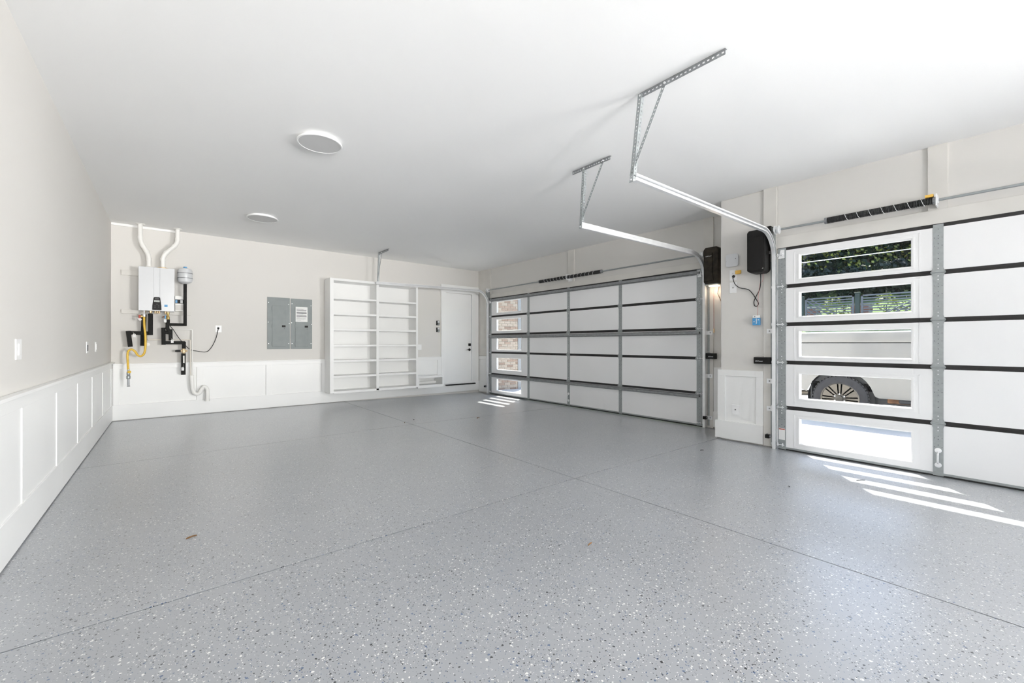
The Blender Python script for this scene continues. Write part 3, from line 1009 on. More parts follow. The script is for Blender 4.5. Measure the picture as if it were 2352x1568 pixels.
outlet('white outlet on the pier with a black plug in it', 'x-', 2.326, 2.078, 0.085, 0.135, plane=XP, group='outlet plates on the pier')
outlet('white blank plate with one hole below the plugged outlet on the pier', 'x-', 2.326, 1.918, 0.085, 0.137, plane=XP, kind='jack', group='outlet plates on the pier')
outlet('white jack plate low on the pier inside the wainscot panel', 'x-', 2.294, 0.357, 0.085, 0.122, plane=5.592, kind='jack', group='outlet plates on the pier')
pc = thing('power_cord', 'black power cord looping from the pier outlet to the opener', 'cord', (5.58, 2.2, 1.75))
pts = [(5.578, 2.316, 2.062), (5.57, 2.316, 2.03), (5.572, 2.29, 1.955), (5.578, 2.235, 1.905), (5.578, 2.14, 1.875), (5.576, 2.085, 1.815), (5.574, 2.045, 1.745), (5.575, 2.02, 1.695), (5.575, 2.035, 1.66), (5.575, 2.062, 1.668), (5.575, 2.070, 1.72), (5.572, 2.04, 1.79), (5.565, 2.00, 1.87), (5.55, 1.985, 1.97), (5.52, 1.978, 2.052)]
MB().tube(smooth_path(pts), 0.0048, 7).build('cable', 'rubber', pc, True)
MB().lathe((5.594, 2.316, 2.060), (-1, 0, 0), [(0.017, 0), (0.017, 0.014), (0.010, 0.024)], 12).build('plug', 'rubber', pc, True)
m = MB().box(5.57, 5.592, 2.225, 2.29, 2.085, 2.130)
m.build('paper_flap', 'yellow_tag', pc, bevel=0.003)
sn = thing('wall_sensor', 'rounded white square wireless unit on the pier above the outlets', 'sensor', (5.6, 2.33, 2.18))
pr = []
cx, cz, hw, hh, rr = 2.332, 2.268, 0.079, 0.083, 0.034
for (sx, sz, a0) in ((1, 1, 0), (-1, 1, 90), (-1, -1, 180), (1, -1, 270)):
    for k in range(7):
        a = R(a0 + 15 * k)
        pr.append((cx + sx * (hw - rr) + rr * math.cos(a), cz + sz * (hh - rr) + rr * math.sin(a)))
MB().prism(pr, 0, 5.570, 5.60).build('housing', 'heater_white', sn, True, bevel=0.008)
MB().lathe((5.5705, 2.285, 2.283), (-1, 0, 0), [(0.005, 0), (0.005, 0.0006)], 12).build('indicator', 'ink', sn)
boxo('logo_mark', 'screen_grey', sn, (5.5695, 5.5703, 2.395, 2.400, 2.255, 2.262))

bt = thing('hang_tag', 'blue release tag hanging on a thin red cord before the pier', 'tag', (5.55, 2.03, 1.41))
boxo('tag_body', 'blue_plastic', bt, (5.545, 5.565, 1.990, 2.078, 1.425, 1.512), 0.004)
hd_ = boxo('tag_head', 'paper', bt, (5.547, 5.563, 1.995, 2.075, 1.512, 1.545), 0.004)
MB().lathe((5.547, 2.05, 1.53), (-1, 0, 0), [(0.006, 0), (0.006, 0.0006)], 12).build('eyelet', 'ink', hd_)
boxo('tag_print', 'white_print', bt, (5.5444, 5.5452, 2.028, 2.036, 1.44, 1.505))
boxo('tag_print', 'white_print', bt, (5.5444, 5.5452, 2.05, 2.066, 1.462, 1.472))
boxo('tag_print', 'white_print', bt, (5.5444, 5.5452, 2.000, 2.018, 1.485, 1.495))
MB().tube(smooth_path([(5.54, 1.955, 2.06), (5.552, 1.965, 1.96), (5.555, 1.995, 1.93), (5.555, 2.012, 1.80), (5.555, 2.025, 1.54)]), 0.0022, 5).build('pull_cord', 'red_cord', bt)
r2 = thing('pull_cord', 'thin red release cord hanging under the dusty opener', 'cord', (6.15, 2.83, 1.35))
MB().tube([(6.17, 2.835, 2.05), (6.175, 2.835, 1.42)], 0.003, 5).build('strand', 'red_cord', r2)
boxo('end_knob', 'brass_pale', r2, (6.168, 6.184, 2.825, 2.845, 1.36, 1.42), 0.004)
dc = thing('power_cord', 'brown wire dangling beside the dusty opener behind the pier edge', 'cord', (6.19, 2.72, 1.7))
MB().tube([(6.19, 2.765, 2.05), (6.185, 2.785, 1.93), (6.19, 2.70, 1.72)], 0.004, 6).build('wire', 'leaf_brown', dc)

for (lab, x, ya_, yb_, z0, z1, ty, tw) in (
        ('black door lock box on the jamb beside the blue tag', 5.578, 1.875, 2.055, 0.955, 1.035, 1.995, 0.085),
        ('black door lock box on the jamb of the wide door beneath the dusty opener', 6.198, 2.80, 2.985, 0.975, 1.058, 2.868, 0.075)):
    lk = thing('door_lock', lab, 'lock', (x, (ya_ + yb_) / 2, z0), 'garage door lock boxes')
    boxo('housing', 'black_plastic', lk, (x - 0.055, x, ya_, yb_, z0, z1), 0.004)
    lettering('lettering', 'LiftMaster', 'white_print', lk, (x - 0.0556, ty, (z0 + z1) / 2 - 0.008), ROT_NEGX, 0.02, tw)
    MB().tube(smooth_path([(x - 0.02, ya_ + 0.07, z1 - 0.002), (x - 0.02, ya_ + 0.08, z1 + 0.015), (x - 0.012, ya_ + 0.13, z1 + 0.02), (x - 0.002, ya_ + 0.165, z1 + 0.008)]), 0.004, 6).build('wire', 'pvc', lk, True)

# photo eyes
for (lab, x, y, z, s_) in (('small black photo eye low beside the single garage door', 5.50, 1.885, 0.10, 1), ('small black photo eye low at the opener end of the wide door', 6.12, 2.935, 0.105, 1), ('small black photo eye low in the far corner beside the wide door', 6.12, 8.48, 0.13, 1)):
    pe = thing('photo_eye', lab, 'sensor', (x, y, z - 0.03), 'photo eyes by the door tracks')
    boxo('housing', 'black_plastic', pe, (x - 0.03, x + 0.02, y - 0.018, y + 0.028, z - 0.022, z + 0.022), 0.005)
    MB().lathe((x - 0.005, y - 0.018, z), (0, -1, 0), [(0.016, 0), (0.014, 0.01)], 12).build('lens', 'ink', pe)
    boxo('bracket', 'galv_light', pe, (x - 0.003, x + 0.075, y + 0.028, y + 0.031, z - 0.02, z + 0.02))

# ------------------------------------------------------------------ left wall plates, entry controls
outlet('white rocker light switch on the left wall nearest the camera', 'x+', 3.75, 1.165, 0.115, 0.122, plane=XL, kind='rocker', name='light_switch', cat='switch')
jk = outlet('white plate with a black opening on the left wall midway to the corner', 'x+', 6.43, 1.158, 0.115, 0.122, plane=XL, kind='blank')
boxo('opening', 'ink', jk, (XL + 0.005, XL + 0.008, 6.405, 6.465, 1.12, 1.185), 0.004)
outlet('plain white plate on the left wall nearest the back corner', 'x+', 7.13, 1.16, 0.115, 0.12, plane=XL, kind='rocker', name='light_switch', cat='switch')
outlet('white double switch plate on the back wall beside the shelves', 'y-', 4.515, 1.115, 0.115, 0.122, plane=YB, kind='rocker', name='light_switch', cat='switch')
outlet('white outlet on the back wall with the heater cord plugged in', 'y-', 0.668, 1.457, 0.088, 0.118, plane=YB)
for (lab, z) in (('upper of two black and white door controls beside the entry door', 1.695), ('lower of two black and white door controls beside the entry door', 1.53)):
    ct = thing('door_control', lab, 'control', (5.0, YB, z - 0.055), 'door controls by the entry door')
    boxo('housing', 'black_plastic', ct, (4.962, 5.042, YB - 0.024, YB, z - 0.055, z + 0.055), 0.004)
    boxo('push_button', 'heater_white', ct, (4.984, 5.034, YB - 0.030, YB - 0.022, z + 0.004, z + 0.05), 0.006)
    boxo('display', 'screen_grey', ct, (4.99, 5.03, YB - 0.027, YB - 0.022, z - 0.022, z - 0.006))
    boxo('lower_button', 'galv', ct, (4.985, 5.038, YB - 0.028, YB - 0.022, z - 0.05, z - 0.03), 0.003)

# ------------------------------------------------------------------ ceiling lights
for (lab, x, y, r) in (('flat round white ceiling light nearest the camera', 1.075, 4.095, 0.192), ('flat round white ceiling light further back toward the water heater', 1.065, 7.09, 0.205)):
    cl = thing('ceiling_light', lab, 'ceiling light', (x, y, ZC - 0.03), 'flat round ceiling lights')
    MB().lathe((x, y, ZC), (0, 0, -1), [(r - 0.03, 0), (r - 0.03, 0.016), (r - 0.004, 0.018), (r, 0.022), (r, 0.030), (r - 0.004, 0.034), (r - 0.014, 0.034), (r - 0.016, 0.031)], 64).build('rim', 'vinyl_white', cl, True)
    MB().lathe((x, y, ZC - 0.029), (0, 0, -1), [(r - 0.014, 0), (r - 0.014, 0.003), (r - 0.02, 0.0035)], 64).build('diffuser', 'diffuser', cl)

# ------------------------------------------------------------------ shelving and bench
SY0, SY1 = 8.50, 8.868
sh = thing('shelving_unit', 'tall white built in shelving unit with two columns of open shelves', 'shelves', (3.35, 8.7, 0.225))
boxo('side_panel', 'trim_white', sh, (2.416, 2.487, SY0, SY1, 0.225, 2.485), 0.002)
boxo('divider', 'trim_white', sh, (3.338, 3.392, SY0, SY1, 0.225, 2.44), 0.002)
boxo('side_panel', 'trim_white', sh, (4.238, 4.285, SY0, SY1, 0.225, 2.44), 0.002)
boxo('top_panel', 'trim_white', sh, (2.487, 4.285, SY0, SY1, 2.437, 2.485), 0.002)
boxo('bottom_panel', 'trim_white', sh, (2.487, 4.238, SY0, SY1, 0.215, 0.262), 0.002)
boxo('back_panel', 'trim_white', sh, (2.42, 4.28, SY1, SY1 + 0.008, 0.23, 2.48))
ZS = [(2.076, 2.113), (1.766, 1.806), (1.456, 1.497), (1.140, 1.176), (0.832, 0.872), (0.525, 0.565)]
for (a, b_) in ((2.487, 3.338), (3.392, 4.238)):
    for (z0, z1) in ZS:
        boxo('shelf', 'trim_white', sh, (a, b_, SY0 + 0.004, SY1, z0, z1), 0.002)
bn = thing('bench', 'low white open bench cubby between the shelves and the entry door', 'bench', (4.6, 8.7, 0.2))
boxo('seat_board', 'trim_white', bn, (4.287, 4.945, SY0 + 0.002, 8.868, 0.420, 0.465), 0.002)
boxo('bottom_board', 'trim_white', bn, (4.287, 4.945, SY0 + 0.002, 8.868, 0.198, 0.262), 0.002)
boxo('side_panel', 'trim_white', bn, (4.287, 4.318, SY0 + 0.002, 8.868, 0.262, 0.420), 0.001)
boxo('side_panel', 'trim_white', bn, (4.905, 4.945, SY0 + 0.002, 8.868, 0.262, 0.420), 0.001)
boxo('cleat', 'trim_white', bn, (4.318, 4.905, 8.81, 8.868, 0.262, 0.315))

# ------------------------------------------------------------------ electrical panels
for (lab, x0, x1, ztop) in (('grey electrical panel door on the back wall without paper', 1.412, 1.790, 2.070), ('grey electrical panel with a paper notice beside the shelves', 1.806, 2.187, 2.066)):
    ep = thing('electrical_panel', lab, 'electrical panel', ((x0 + x1) / 2, YB, 1.097), 'grey electrical panels on the back wall')
    boxo('cover', 'grey_panel', ep, (x0, x1, YB - 0.014, YB, 1.097, ztop), 0.003)
    dx0, dx1 = x0 + 0.078, x1 - 0.075
    dr = boxo('panel_door', 'grey_panel', ep, (dx0, dx1, YB - 0.021, YB - 0.013, 1.140, 1.918), 0.003)
    boxo('latch', 'black_plastic', dr, (dx1 - 0.062, dx1 - 0.002, YB - 0.027, YB - 0.020, 1.512, 1.548), 0.003)
    MB().lathe((dx1 - 0.02, YB - 0.021, 1.485), (0, -1, 0), [(0.007, 0), (0.007, 0.002)], 12).build('keyhole', 'ink', dr)
    for (qx, qz) in ((x0 + 0.022, ztop - 0.10), (x1 - 0.022, ztop - 0.12), (x0 + 0.022, 1.20), (x1 - 0.022, 1.20), (x1 - 0.012, 1.58), (x0 + 0.014, 1.60)):
        MB().lathe((qx, YB - 0.014, qz), (0, -1, 0), [(0.007, 0), (0.006, 0.003)], 10).build('cover_screw', 'galv_light', ep)
    hg = MB()
    for qz in (1.20, 1.53, 1.86):
        hg.cyl((dx0 - 0.004, YB - 0.017, qz - 0.03), (dx0 - 0.004, YB - 0.017, qz + 0.03), 0.005, 8)
    tag(hg.build('hinge_knuckle', 'grey_panel', ep), kind='stuff')
pn = thing('paper_notice', 'white printed paper notice stuck on the electrical panel door', 'paper', (2.0, YB - 0.022, 1.62))
boxo('sheet', 'paper', pn, (1.888, 2.102, YB - 0.0235, YB - 0.0218, 1.622, 1.912))
ln = MB()
rows = [(1.868, 0.12, 0.004), (1.851, 0.175, 0.011), (1.838, 0.17, 0.003), (1.822, 0.17, 0.003), (1.800, 0.178, 0.012), (1.788, 0.178, 0.008), (1.772, 0.12, 0.003), (1.757, 0.17, 0.003), (1.742, 0.178, 0.009), (1.724, 0.178, 0.010), (1.706, 0.06, 0.003), (1.694, 0.165, 0.003), (1.682, 0.165, 0.003), (1.664, 0.14, 0.003), (1.652, 0.08, 0.003)]
for (z, w, h_) in rows:
    ln.box(1.905, 1.905 + w, YB - 0.0239, YB - 0.0234, z - h_ / 2, z + h_ / 2)
tag(ln.build('print_line', 'ink', pn), kind='stuff')

# ------------------------------------------------------------------ water heater and its plumbing
wh = thing('water_heater', 'white wall hung tankless water heater with black control panel', 'water heater', (-0.15, 8.7, 1.71))
m = MB().box(-0.362, 0.066, 8.605, 8.862, 1.716, 2.392)
m.build('casing', 'heater_white', wh, bevel=0.012, seg=3)
m = MB()
ZT, ZB_ = 2.394, 1.712
for (xa, xb) in ((-0.364, -0.185), (-0.112, 0.068)):
    m.box(xa, xb, 8.596, 8.612, ZB_, ZT)
m.box(-0.186, -0.111, 8.601, 8.612, ZB_, ZT)
m.build('front_panel', 'heater_white', wh, bevel=0.003)
cpn = MB().prism([(-0.203, 1.728), (-0.092, 1.728), (-0.094, 1.80), (-0.108, 1.915), (-0.116, 1.928), (-0.178, 1.928), (-0.187, 1.915), (-0.201, 1.80)], 1, 8.586, 8.602).build('control_panel', 'black_plastic', wh, bevel=0.004)
boxo('display', 'screen_grey', cpn, (-0.181, -0.114, 8.5845, 8.5875, 1.852, 1.880))
lettering('lettering', 'navien', 'white_print', cpn, (-0.147, 8.5852, 1.902), ROT_NEGY, 0.02, 0.045)
for (qx, qz) in ((-0.17, 1.79), (-0.17, 1.765), (-0.125, 1.80), (-0.125, 1.775), (-0.147, 1.815)):
    MB().lathe((qx, 8.5865, qz), (0, -1, 0), [(0.008, 0), (0.008, 0.0012)], 10).build('key', 'dark_trim', cpn)
boxo('energy_sticker', 'blue_plastic', wh, (-0.058, -0.018, 8.5945, 8.5962, 1.780, 1.816))
m = MB().lathe((-0.077, 8.72, 2.39), (0, 0, 1), [(0.075, 0), (0.075, 0.02), (0.05, 0.028)], 20)
m.build('flue_gasket', 'brass_pale', wh, True)
m = MB().lathe((-0.246, 8.72, 2.39), (0, 0, 1), [(0.055, 0), (0.055, 0.018), (0.045, 0.028)], 20)
m.build('intake_collar', 'pvc', wh, True)
m = MB()
for (qx, r_) in ((-0.30, 0.018), (-0.225, 0.02), (-0.17, 0.012), (-0.145, 0.012), (-0.12, 0.012), (-0.013, 0.02), (-0.045, 0.012)):
    m.lathe((qx, 8.73, 1.718), (0, 0, -1), [(r_, 0), (r_, 0.03), (r_ * 0.7, 0.04)], 12)
tag(m.build('pipe_stub', 'brass_pale', wh), kind='stuff')

for (lab, pts) in (('white vent pipe rising from the heater and bending toward the left wall', [(-0.246, 8.72, 2.41), (-0.246, 8.72, 2.60), (-0.349, 8.72, 2.79), (-0.349, 8.72, ZC)]),
                   ('white vent pipe rising from the heater and bending toward the electrical panels', [(-0.077, 8.72, 2.41), (-0.077, 8.72, 2.615), (0.108, 8.72, 2.83), (0.108, 8.72, ZC)])):
    vp = thing('vent_pipe', lab, 'pipe', pts[0], 'white vent pipes over the heater')
    MB().tube(fillet(pts, 0.08, 6), 0.030, 16).build('pipe_run', 'pvc', vp, True)
    for (i, d) in ((1, 1), (2, 1)):
        p = Vector(pts[i])
        for q in (Vector(pts[i - 1]), Vector(pts[i + 1])):
            dd = (q - p).normalized()
            MB().tube([p + dd * 0.045, p + dd * 0.088], 0.0345, 16).build('elbow_socket', 'pvc', vp, True)
    MB().lathe((pts[-1][0], pts[-1][1], ZC), (0, 0, -1), [(0.058, 0), (0.058, 0.004), (0.036, 0.012)], 20).build('ceiling_flange', 'pvc', vp, True)

for (lab, x0, x1, z0, z1) in (('upper wooden mounting board behind the water heater', -0.575, 0.05, 2.270, 2.352), ('lower wooden mounting board beneath the water heater', -0.575, 0.285, 1.672, 1.735)):
    tag(MB().box(x0, x1, 8.862, YB, z0, z1).build('mounting_board', 'paint_board', bevel=0.003), lab, 'board', 'mounting boards behind the heater')

et = thing('expansion_tank', 'small white expansion tank with two metal straps beside the heater', 'tank', (0.204, 8.72, 2.19))
MB().lathe((0.204, 8.70, 2.19), (0, 0, 1), [(0.03, -0.012), (0.05, 0.0), (0.088, 0.018), (0.1, 0.05), (0.1, 0.195), (0.088, 0.228), (0.05, 0.245), (0.02, 0.248)], 28).build('shell', 'heater_white', et, True)
for z in (2.265, 2.345):
    MB().lathe((0.204, 8.70, z), (0, 0, 1), [(0.1015, 0), (0.1025, 0.002), (0.1025, 0.009), (0.1015, 0.011)], 28).build('strap', 'galv_dark', et, True)
MB().lathe((0.204, 8.70, 2.437), (0, 0, 1), [(0.026, 0), (0.026, 0.018), (0.018, 0.024)], 16).build('valve_cap', 'blue_plastic', et, True)
boxo('wall_bracket', 'galv', et, (0.16, 0.25, 8.79, YB, 2.27, 2.36))
gb = thing('junction_box', 'small open control box between the heater and the insulated pipe', 'control box', (0.12, 8.80, 1.71))
boxo('box_body', 'pvc', gb, (0.075, 0.20, 8.80, YB, 1.735, 1.985), 0.004)
boxo('terminal_window', 'black_plastic', gb, (0.078, 0.198, 8.792, 8.802, 1.860, 1.925), 0.002)
boxo('meter_face', 'blue_plastic', gb, (0.08, 0.105, 8.788, 8.794, 1.868, 1.915))
boxo('meter_tag', 'paper', gb, (0.145, 0.175, 8.788, 8.794, 1.866, 1.918))
boxo('lower_cover', 'paint_board', gb, (0.078, 0.198, 8.794, 8.802, 1.75, 1.84), 0.002)


def ins_pipe(label, runs, r=0.029, loc=None):
    t = thing('insulated_pipe', label, 'pipe', loc or runs[0][0], 'black foam insulated pipes under the heater')
    for run in runs:
        MB().tube(run, r, 14).build('foam_sleeve', 'foam_black', t, True)
    return t


P_Y = 8.76
ins_pipe('black insulated pipe dropping from the expansion tank', [[(0.204, 8.70, 2.18), (0.204, 8.72, 1.50)], [(0.225, 8.73, 1.510), (0.0, 8.74, 1.510)]], 0.0225)
ins_pipe('black insulated hot water pipe stepping left under the heater', [[(-0.226, 8.73, 1.675), (-0.226, 8.74, 1.335)], [(-0.215, P_Y, 1.362), (-0.50, P_Y, 1.368)], [(-0.488, P_Y - 0.02, 1.395), (-0.462, P_Y - 0.03, 1.150)]], 0.029)
ins_pipe('tall black insulated pipe behind the yellow gas hose', [[(-0.305, 8.79, 1.66), (-0.322, 8.79, 1.165)]], 0.030)
ins_pipe('black insulated cold water pipe zigzagging under the heater', [[(-0.013, 8.72, 1.59), (-0.022, 8.73, 1.45), (0.012, 8.74, 1.375)], [(-0.07, 8.76, 1.455), (-0.068, 8.76, 1.180)], [(0.018, 8.74, 1.43), (0.02, 8.75, 1.25)], [(-0.06, 8.75, 1.385), (0.03, 8.74, 1.37)], [(-0.06, 8.76, 1.213), (0.205, 8.76, 1.213)]], 0.026)
wv = thing('insulated_pipe', 'black insulated pipe end with a brass valve over the wainscot', 'pipe', (0.19, 8.76, 0.68), 'black foam insulated pipes under the heater')
MB().tube([(0.19, 8.76, 1.23), (0.19, 8.76, 1.115)], 0.026, 14).build('foam_sleeve', 'foam_black', wv, True)
MB().tube([(0.184, 8.76, 1.040), (0.182, 8.76, 0.685)], 0.030, 14).build('foam_sleeve', 'foam_black', wv, True)
vb = MB().lathe((0.187, 8.76, 1.035), (0, 0, 1), [(0.022, 0), (0.022, 0.015), (0.030, 0.02), (0.030, 0.055), (0.022, 0.062), (0.022, 0.085)], 16)
vb.cyl((0.145, 8.755, 1.08), (0.235, 8.755, 1.08), 0.016, 12)
vb = vb.build('valve_body', 'brass_pale', wv, True)
MB().tube([(0.148, 8.755, 1.08), (0.10, 8.755, 1.078), (0.075, 8.755, 1.076)], [0.018, 0.020, 0.012], 12).build('valve_handle', 'rubber', vb, True)
MB().tube([(0.186, 8.726, 1.00), (0.187, 8.724, 0.88)], 0.011, 8).build('pipe_clip', 'pvc', wv, True)


def tag_card(label, x, y, z, rot=0.0, w=0.034, h=0.056, string=None):
    t = thing('paper_tag', label, 'tag', (x, y, z - h / 2), 'white pipe tags under the heater')
    poly = [(-w / 2, -h / 2), (w / 2, -h / 2), (w / 2, h / 2 - 0.01), (w / 4, h / 2), (-w / 4, h / 2), (-w / 2, h / 2 - 0.01)]
    c, s = math.cos(rot), math.sin(rot)
    poly = [(x + a * c - b * s, z + a * s + b * c) for a, b in poly]
    o = MB().prism(poly, 1, y - 0.001, y + 0.001).build('card', 'paper', t)
    hx, hz = x - (h / 2 - 0.012) * s * 1.0, z + (h / 2 - 0.012) * c
    MB().lathe((hx, y - 0.001, hz), (0, -1, 0), [(0.005, 0), (0.005, 0.0006)], 10).build('eyelet', 'ink', o)
    if string:
        MB().tube([(hx, y, hz), string], 0.0012, 4).build('string', 'pvc_cream', t)


tag_card('white tag tilted beside the red gas valve lever', -0.355, 8.69, 1.585, 0.6)
tag_card('white tag hanging from the stepped hot water pipe', -0.418, 8.72, 1.325, 0, string=(-0.43, 8.73, 1.375))
tag_card('white tag hanging beside the brass fitting under the heater', -0.048, 8.69, 1.567)
tag_card('white tag on the short pipe above the zigzag elbow', 0.040, 8.71, 1.238, string=(0.025, 8.72, 1.29))
tag_card('white tag on the insulated pipe end in front of the wainscot', 0.174, 8.722, 0.785, string=(0.185, 8.724, 0.86))

gh = thing('gas_hose', 'yellow flexible gas hose curling down from the heater', 'hose', (-0.48, 8.68, 0.55))
pts = [(-0.302, 8.70, 1.625), (-0.300, 8.69, 1.50), (-0.287, 8.685, 1.33), (-0.286, 8.68, 1.15), (-0.300, 8.68, 1.05), (-0.335, 8.68, 1.005), (-0.375, 8.68, 1.02), (-0.405, 8.68, 1.075), (-0.445, 8.68, 1.11), (-0.482, 8.68, 1.085), (-0.492, 8.68, 1.02), (-0.489, 8.68, 0.93), (-0.484, 8.68, 0.80)]
MB().tube(smooth_path(pts, 7), 0.0145, 12).build('hose_run', 'yellow_gas', gh, True)
MB().lathe((-0.302, 8.70, 1.62), (0, 0, 1), [(0.018, 0), (0.020, 0.02), (0.020, 0.04), (0.012, 0.06), (0.012, 0.10)], 12).build('top_fitting', 'galv_light', gh, True)
lv = MB().lathe((-0.318, 8.69, 1.625), (-1, 0, 0), [(0.012, 0), (0.016, 0.01), (0.016, 0.025)], 12).build('valve_body', 'brass', gh, True)
boxo('valve_lever', 'red_plastic', lv, (-0.365, -0.342, 8.67, 8.69, 1.595, 1.645), 0.003)
MB().lathe((-0.482, 8.68, 0.71), (0, 0, 1), [(0.016, 0), (0.022, 0.012), (0.022, 0.05), (0.014, 0.06), (0.014, 0.095)], 12).build('shutoff_body', 'galv', gh, True)
MB().lathe((-0.478, 8.665, 0.765), (0.6, -1, 0), [(0.012, 0), (0.022, 0.006), (0.022, 0.02)], 12).build('shutoff_handle', 'yellow_gas', gh, True)
MB().lathe((-0.482, 8.68, 0.655), (0, 0, 1), [(0.02, 0), (0.024, 0.008), (0.024, 0.05), (0.017, 0.06)], 12).build('union', 'galv', gh, True)
MB().tube([(-0.482, 8.68, 0.66), (-0.481, 8.68, 0.555)], 0.0125, 10).build('drip_leg', 'galv_dark', gh, True)
MB().lathe((-0.481, 8.68, 0.54), (0, 0, 1), [(0.019, 0), (0.019, 0.012)], 6).build('end_cap', 'galv_dark', gh, True)

bf = thing('brass_fitting', 'brass union with blue valve lever under the heater', 'fitting', (-0.013, 8.71, 1.59))
MB().lathe((-0.013, 8.71, 1.585), (0, 0, 1), [(0.016, 0), (0.022, 0.008), (0.022, 0.045), (0.015, 0.055), (0.015, 0.085), (0.02, 0.09), (0.02, 0.11)], 12).build('union', 'brass', bf, True)
boxo('lever', 'blue_plastic', bf, (-0.053, -0.037, 8.69, 8.70, 1.60, 1.65), 0.003)
MB().tube(fillet([(-0.013, 8.71, 1.64), (-0.06, 8.70, 1.635), (-0.085, 8.70, 1.62)], 0.01), 0.008, 8).build('drain_port', 'copper', bf, True)
MB().tube([(-0.040, 8.76, 1.70), (-0.040, 8.77, 1.46)], 0.008, 8).build('relief_tube', 'pvc_cream', bf, True)

cd = thing('condensate_pipe', 'thin white condensate pipes running across to the drain', 'pipe', (0.28, 8.83, 0.66))
MB().tube(fillet([(0.03, 8.84, 1.432), (0.300, 8.84, 1.432), (0.302, 8.80, 0.67)], 0.012, 3), 0.0085, 10).build('upper_run', 'pvc', cd, True)
MB().tube(fillet([(-0.262, 8.84, 1.65), (-0.262, 8.84, 1.262), (0.274, 8.84, 1.262), (0.278, 8.80, 0.67)], 0.012, 3), 0.0085, 10).build('lower_run', 'pvc_cream', cd, True)
wp = MB().lathe((-0.264, YB, 1.185), (0, -1, 0), [(0.026, 0), (0.026, 0.01), (0.015, 0.012)], 16)
wp.build('wall_escutcheon', 'pvc', cd, True)
tp = thing('drain_trap', 'white plastic drain trap looping in front of the back wainscot', 'drain trap', (0.40, 8.75, 0.2))
MB().tube(smooth_path([(0.290, 8.79, 0.665), (0.297, 8.79, 0.55), (0.306, 8.79, 0.44), (0.325, 8.79, 0.375), (0.366, 8.79, 0.350), (0.405, 8.79, 0.375), (0.425, 8.785, 0.43), (0.463, 8.78, 0.468), (0.498, 8.775, 0.43), (0.505, 8.77, 0.36), (0.505, 8.77, 0.225)], 8), 0.0285, 16).build('trap_pipe', 'pvc', tp, True)
MB().tube([(0.290, 8.79, 0.668), (0.290, 8.79, 0.640)], 0.033, 16).build('inlet_socket', 'pvc', tp, True)
for (a, b_) in (((0.412, 8.79, 0.39), (0.428, 8.785, 0.43)), ((0.505, 8.77, 0.255), (0.505, 8.77, 0.222))):
    MB().tube([a, b_], 0.0335, 16).build('slip_nut', 'pvc', tp, True)
hc = thing('power_cord', 'thin black heater cord sagging along the back wall to its outlet', 'cord', (0.4, 8.86, 1.07))
MB().tube(smooth_path([(-0.02, 8.80, 1.66), (0.0, 8.80, 1.52), (0.06, 8.80, 1.415), (0.12, 8.82, 1.30), (0.19, 8.84, 1.20), (0.275, 8.86, 1.10), (0.38, 8.87, 1.07), (0.50, 8.875, 1.06), (0.575, 8.875, 1.15), (0.63, 8.875, 1.29), (0.664, 8.87, 1.455)], 7), 0.0052, 7).build('cable', 'rubber', hc, True)
MB().lathe((0.665, YB - 0.006, 1.468), (0, -1, 0), [(0.016, 0), (0.016, 0.014), (0.01, 0.024)], 12).build('plug', 'rubber', hc, True)

# ------------------------------------------------------------------ litter on the floor


def litter(name, label, cat, x, y, L, w, rot, m, group):
    c, s = math.cos(rot), math.sin(rot)
    z = fz(x)
    n = 9
    v, f = [], []
    for i in range(n):
        t = i / (n - 1)
        ww = w * math.sin(math.pi * (0.08 + 0.84 * t)) * (0.8 + 0.2 * math.sin(9 * t))
        for sgn in (-1, 1):
            a, b = (t - 0.5) * L, sgn * ww
            v.append((x + a * c - b * s, y + a * s + b * c, z + 0.002 + 0.010 * math.sin(math.pi * t) * (w / 0.012) * 0.5 + (0.004 if sgn > 0 else 0)))
    k = len(v)
    v += [(p[0], p[1], p[2] - 0.0015) for p in v]
    for i in range(n - 1):
        a = 2 * i
        f += [(a, a + 1, a + 3, a + 2), (k + a, k + a + 2, k + a + 3, k + a + 1), (a, a + 2, k + a + 2, k + a), (a + 1, k + a + 1, k + a + 3, a + 3)]
    f += [(0, k, k + 1, 1), (k - 2, k - 1, 2 * k - 1, 2 * k - 2)]
    tag(MB().add(v, f).build(name, m), label, cat, group)


for (nm, lab, cat, x, y, L, w, rot, m) in (
        ('dry_leaf', 'curled brown dry leaf on the floor toward the left wall', 'leaf', 0.107, 3.251, 0.060, 0.008, 0.4, 'leaf_brown'),
        ('dry_leaf', 'small brown dry leaf on the floor before the wide garage door', 'leaf', 3.90, 5.60, 0.075, 0.018, 0.2, 'leaf_brown'),
        ('dry_leaf', 'tiny tan leaf scrap beside the far crossing of the floor joints', 'leaf', 2.753, 5.90, 0.035, 0.010, 1.0, 'leaf_brown'),
        ('debris_bit', 'dark crumb beside the far crossing of the floor joints', 'debris', 2.98, 6.05, 0.030, 0.012, 0.3, 'debris_dark'),
        ('debris_bit', 'thin dark twig lying between the bright sun stripes', 'debris', 4.805, 0.898, 0.085, 0.006, -0.6, 'debris_dark'),
        ('debris_bit', 'dark crumb on the floor left of the sun stripes', 'debris', 4.08, 1.24, 0.022, 0.009, 0.7, 'debris_dark'),
        ('debris_bit', 'small dark scrap on the floor before the pier', 'debris', 4.74, 2.313, 0.045, 0.006, -0.5, 'debris_dark'),
        ('dry_leaf', 'thin brown leaf stem lying near the middle floor joint', 'leaf', 1.941, 1.625, 0.050, 0.004, 0.2, 'leaf_brown')):
    litter(nm, lab, cat, x, y, L, w, rot, m, None)

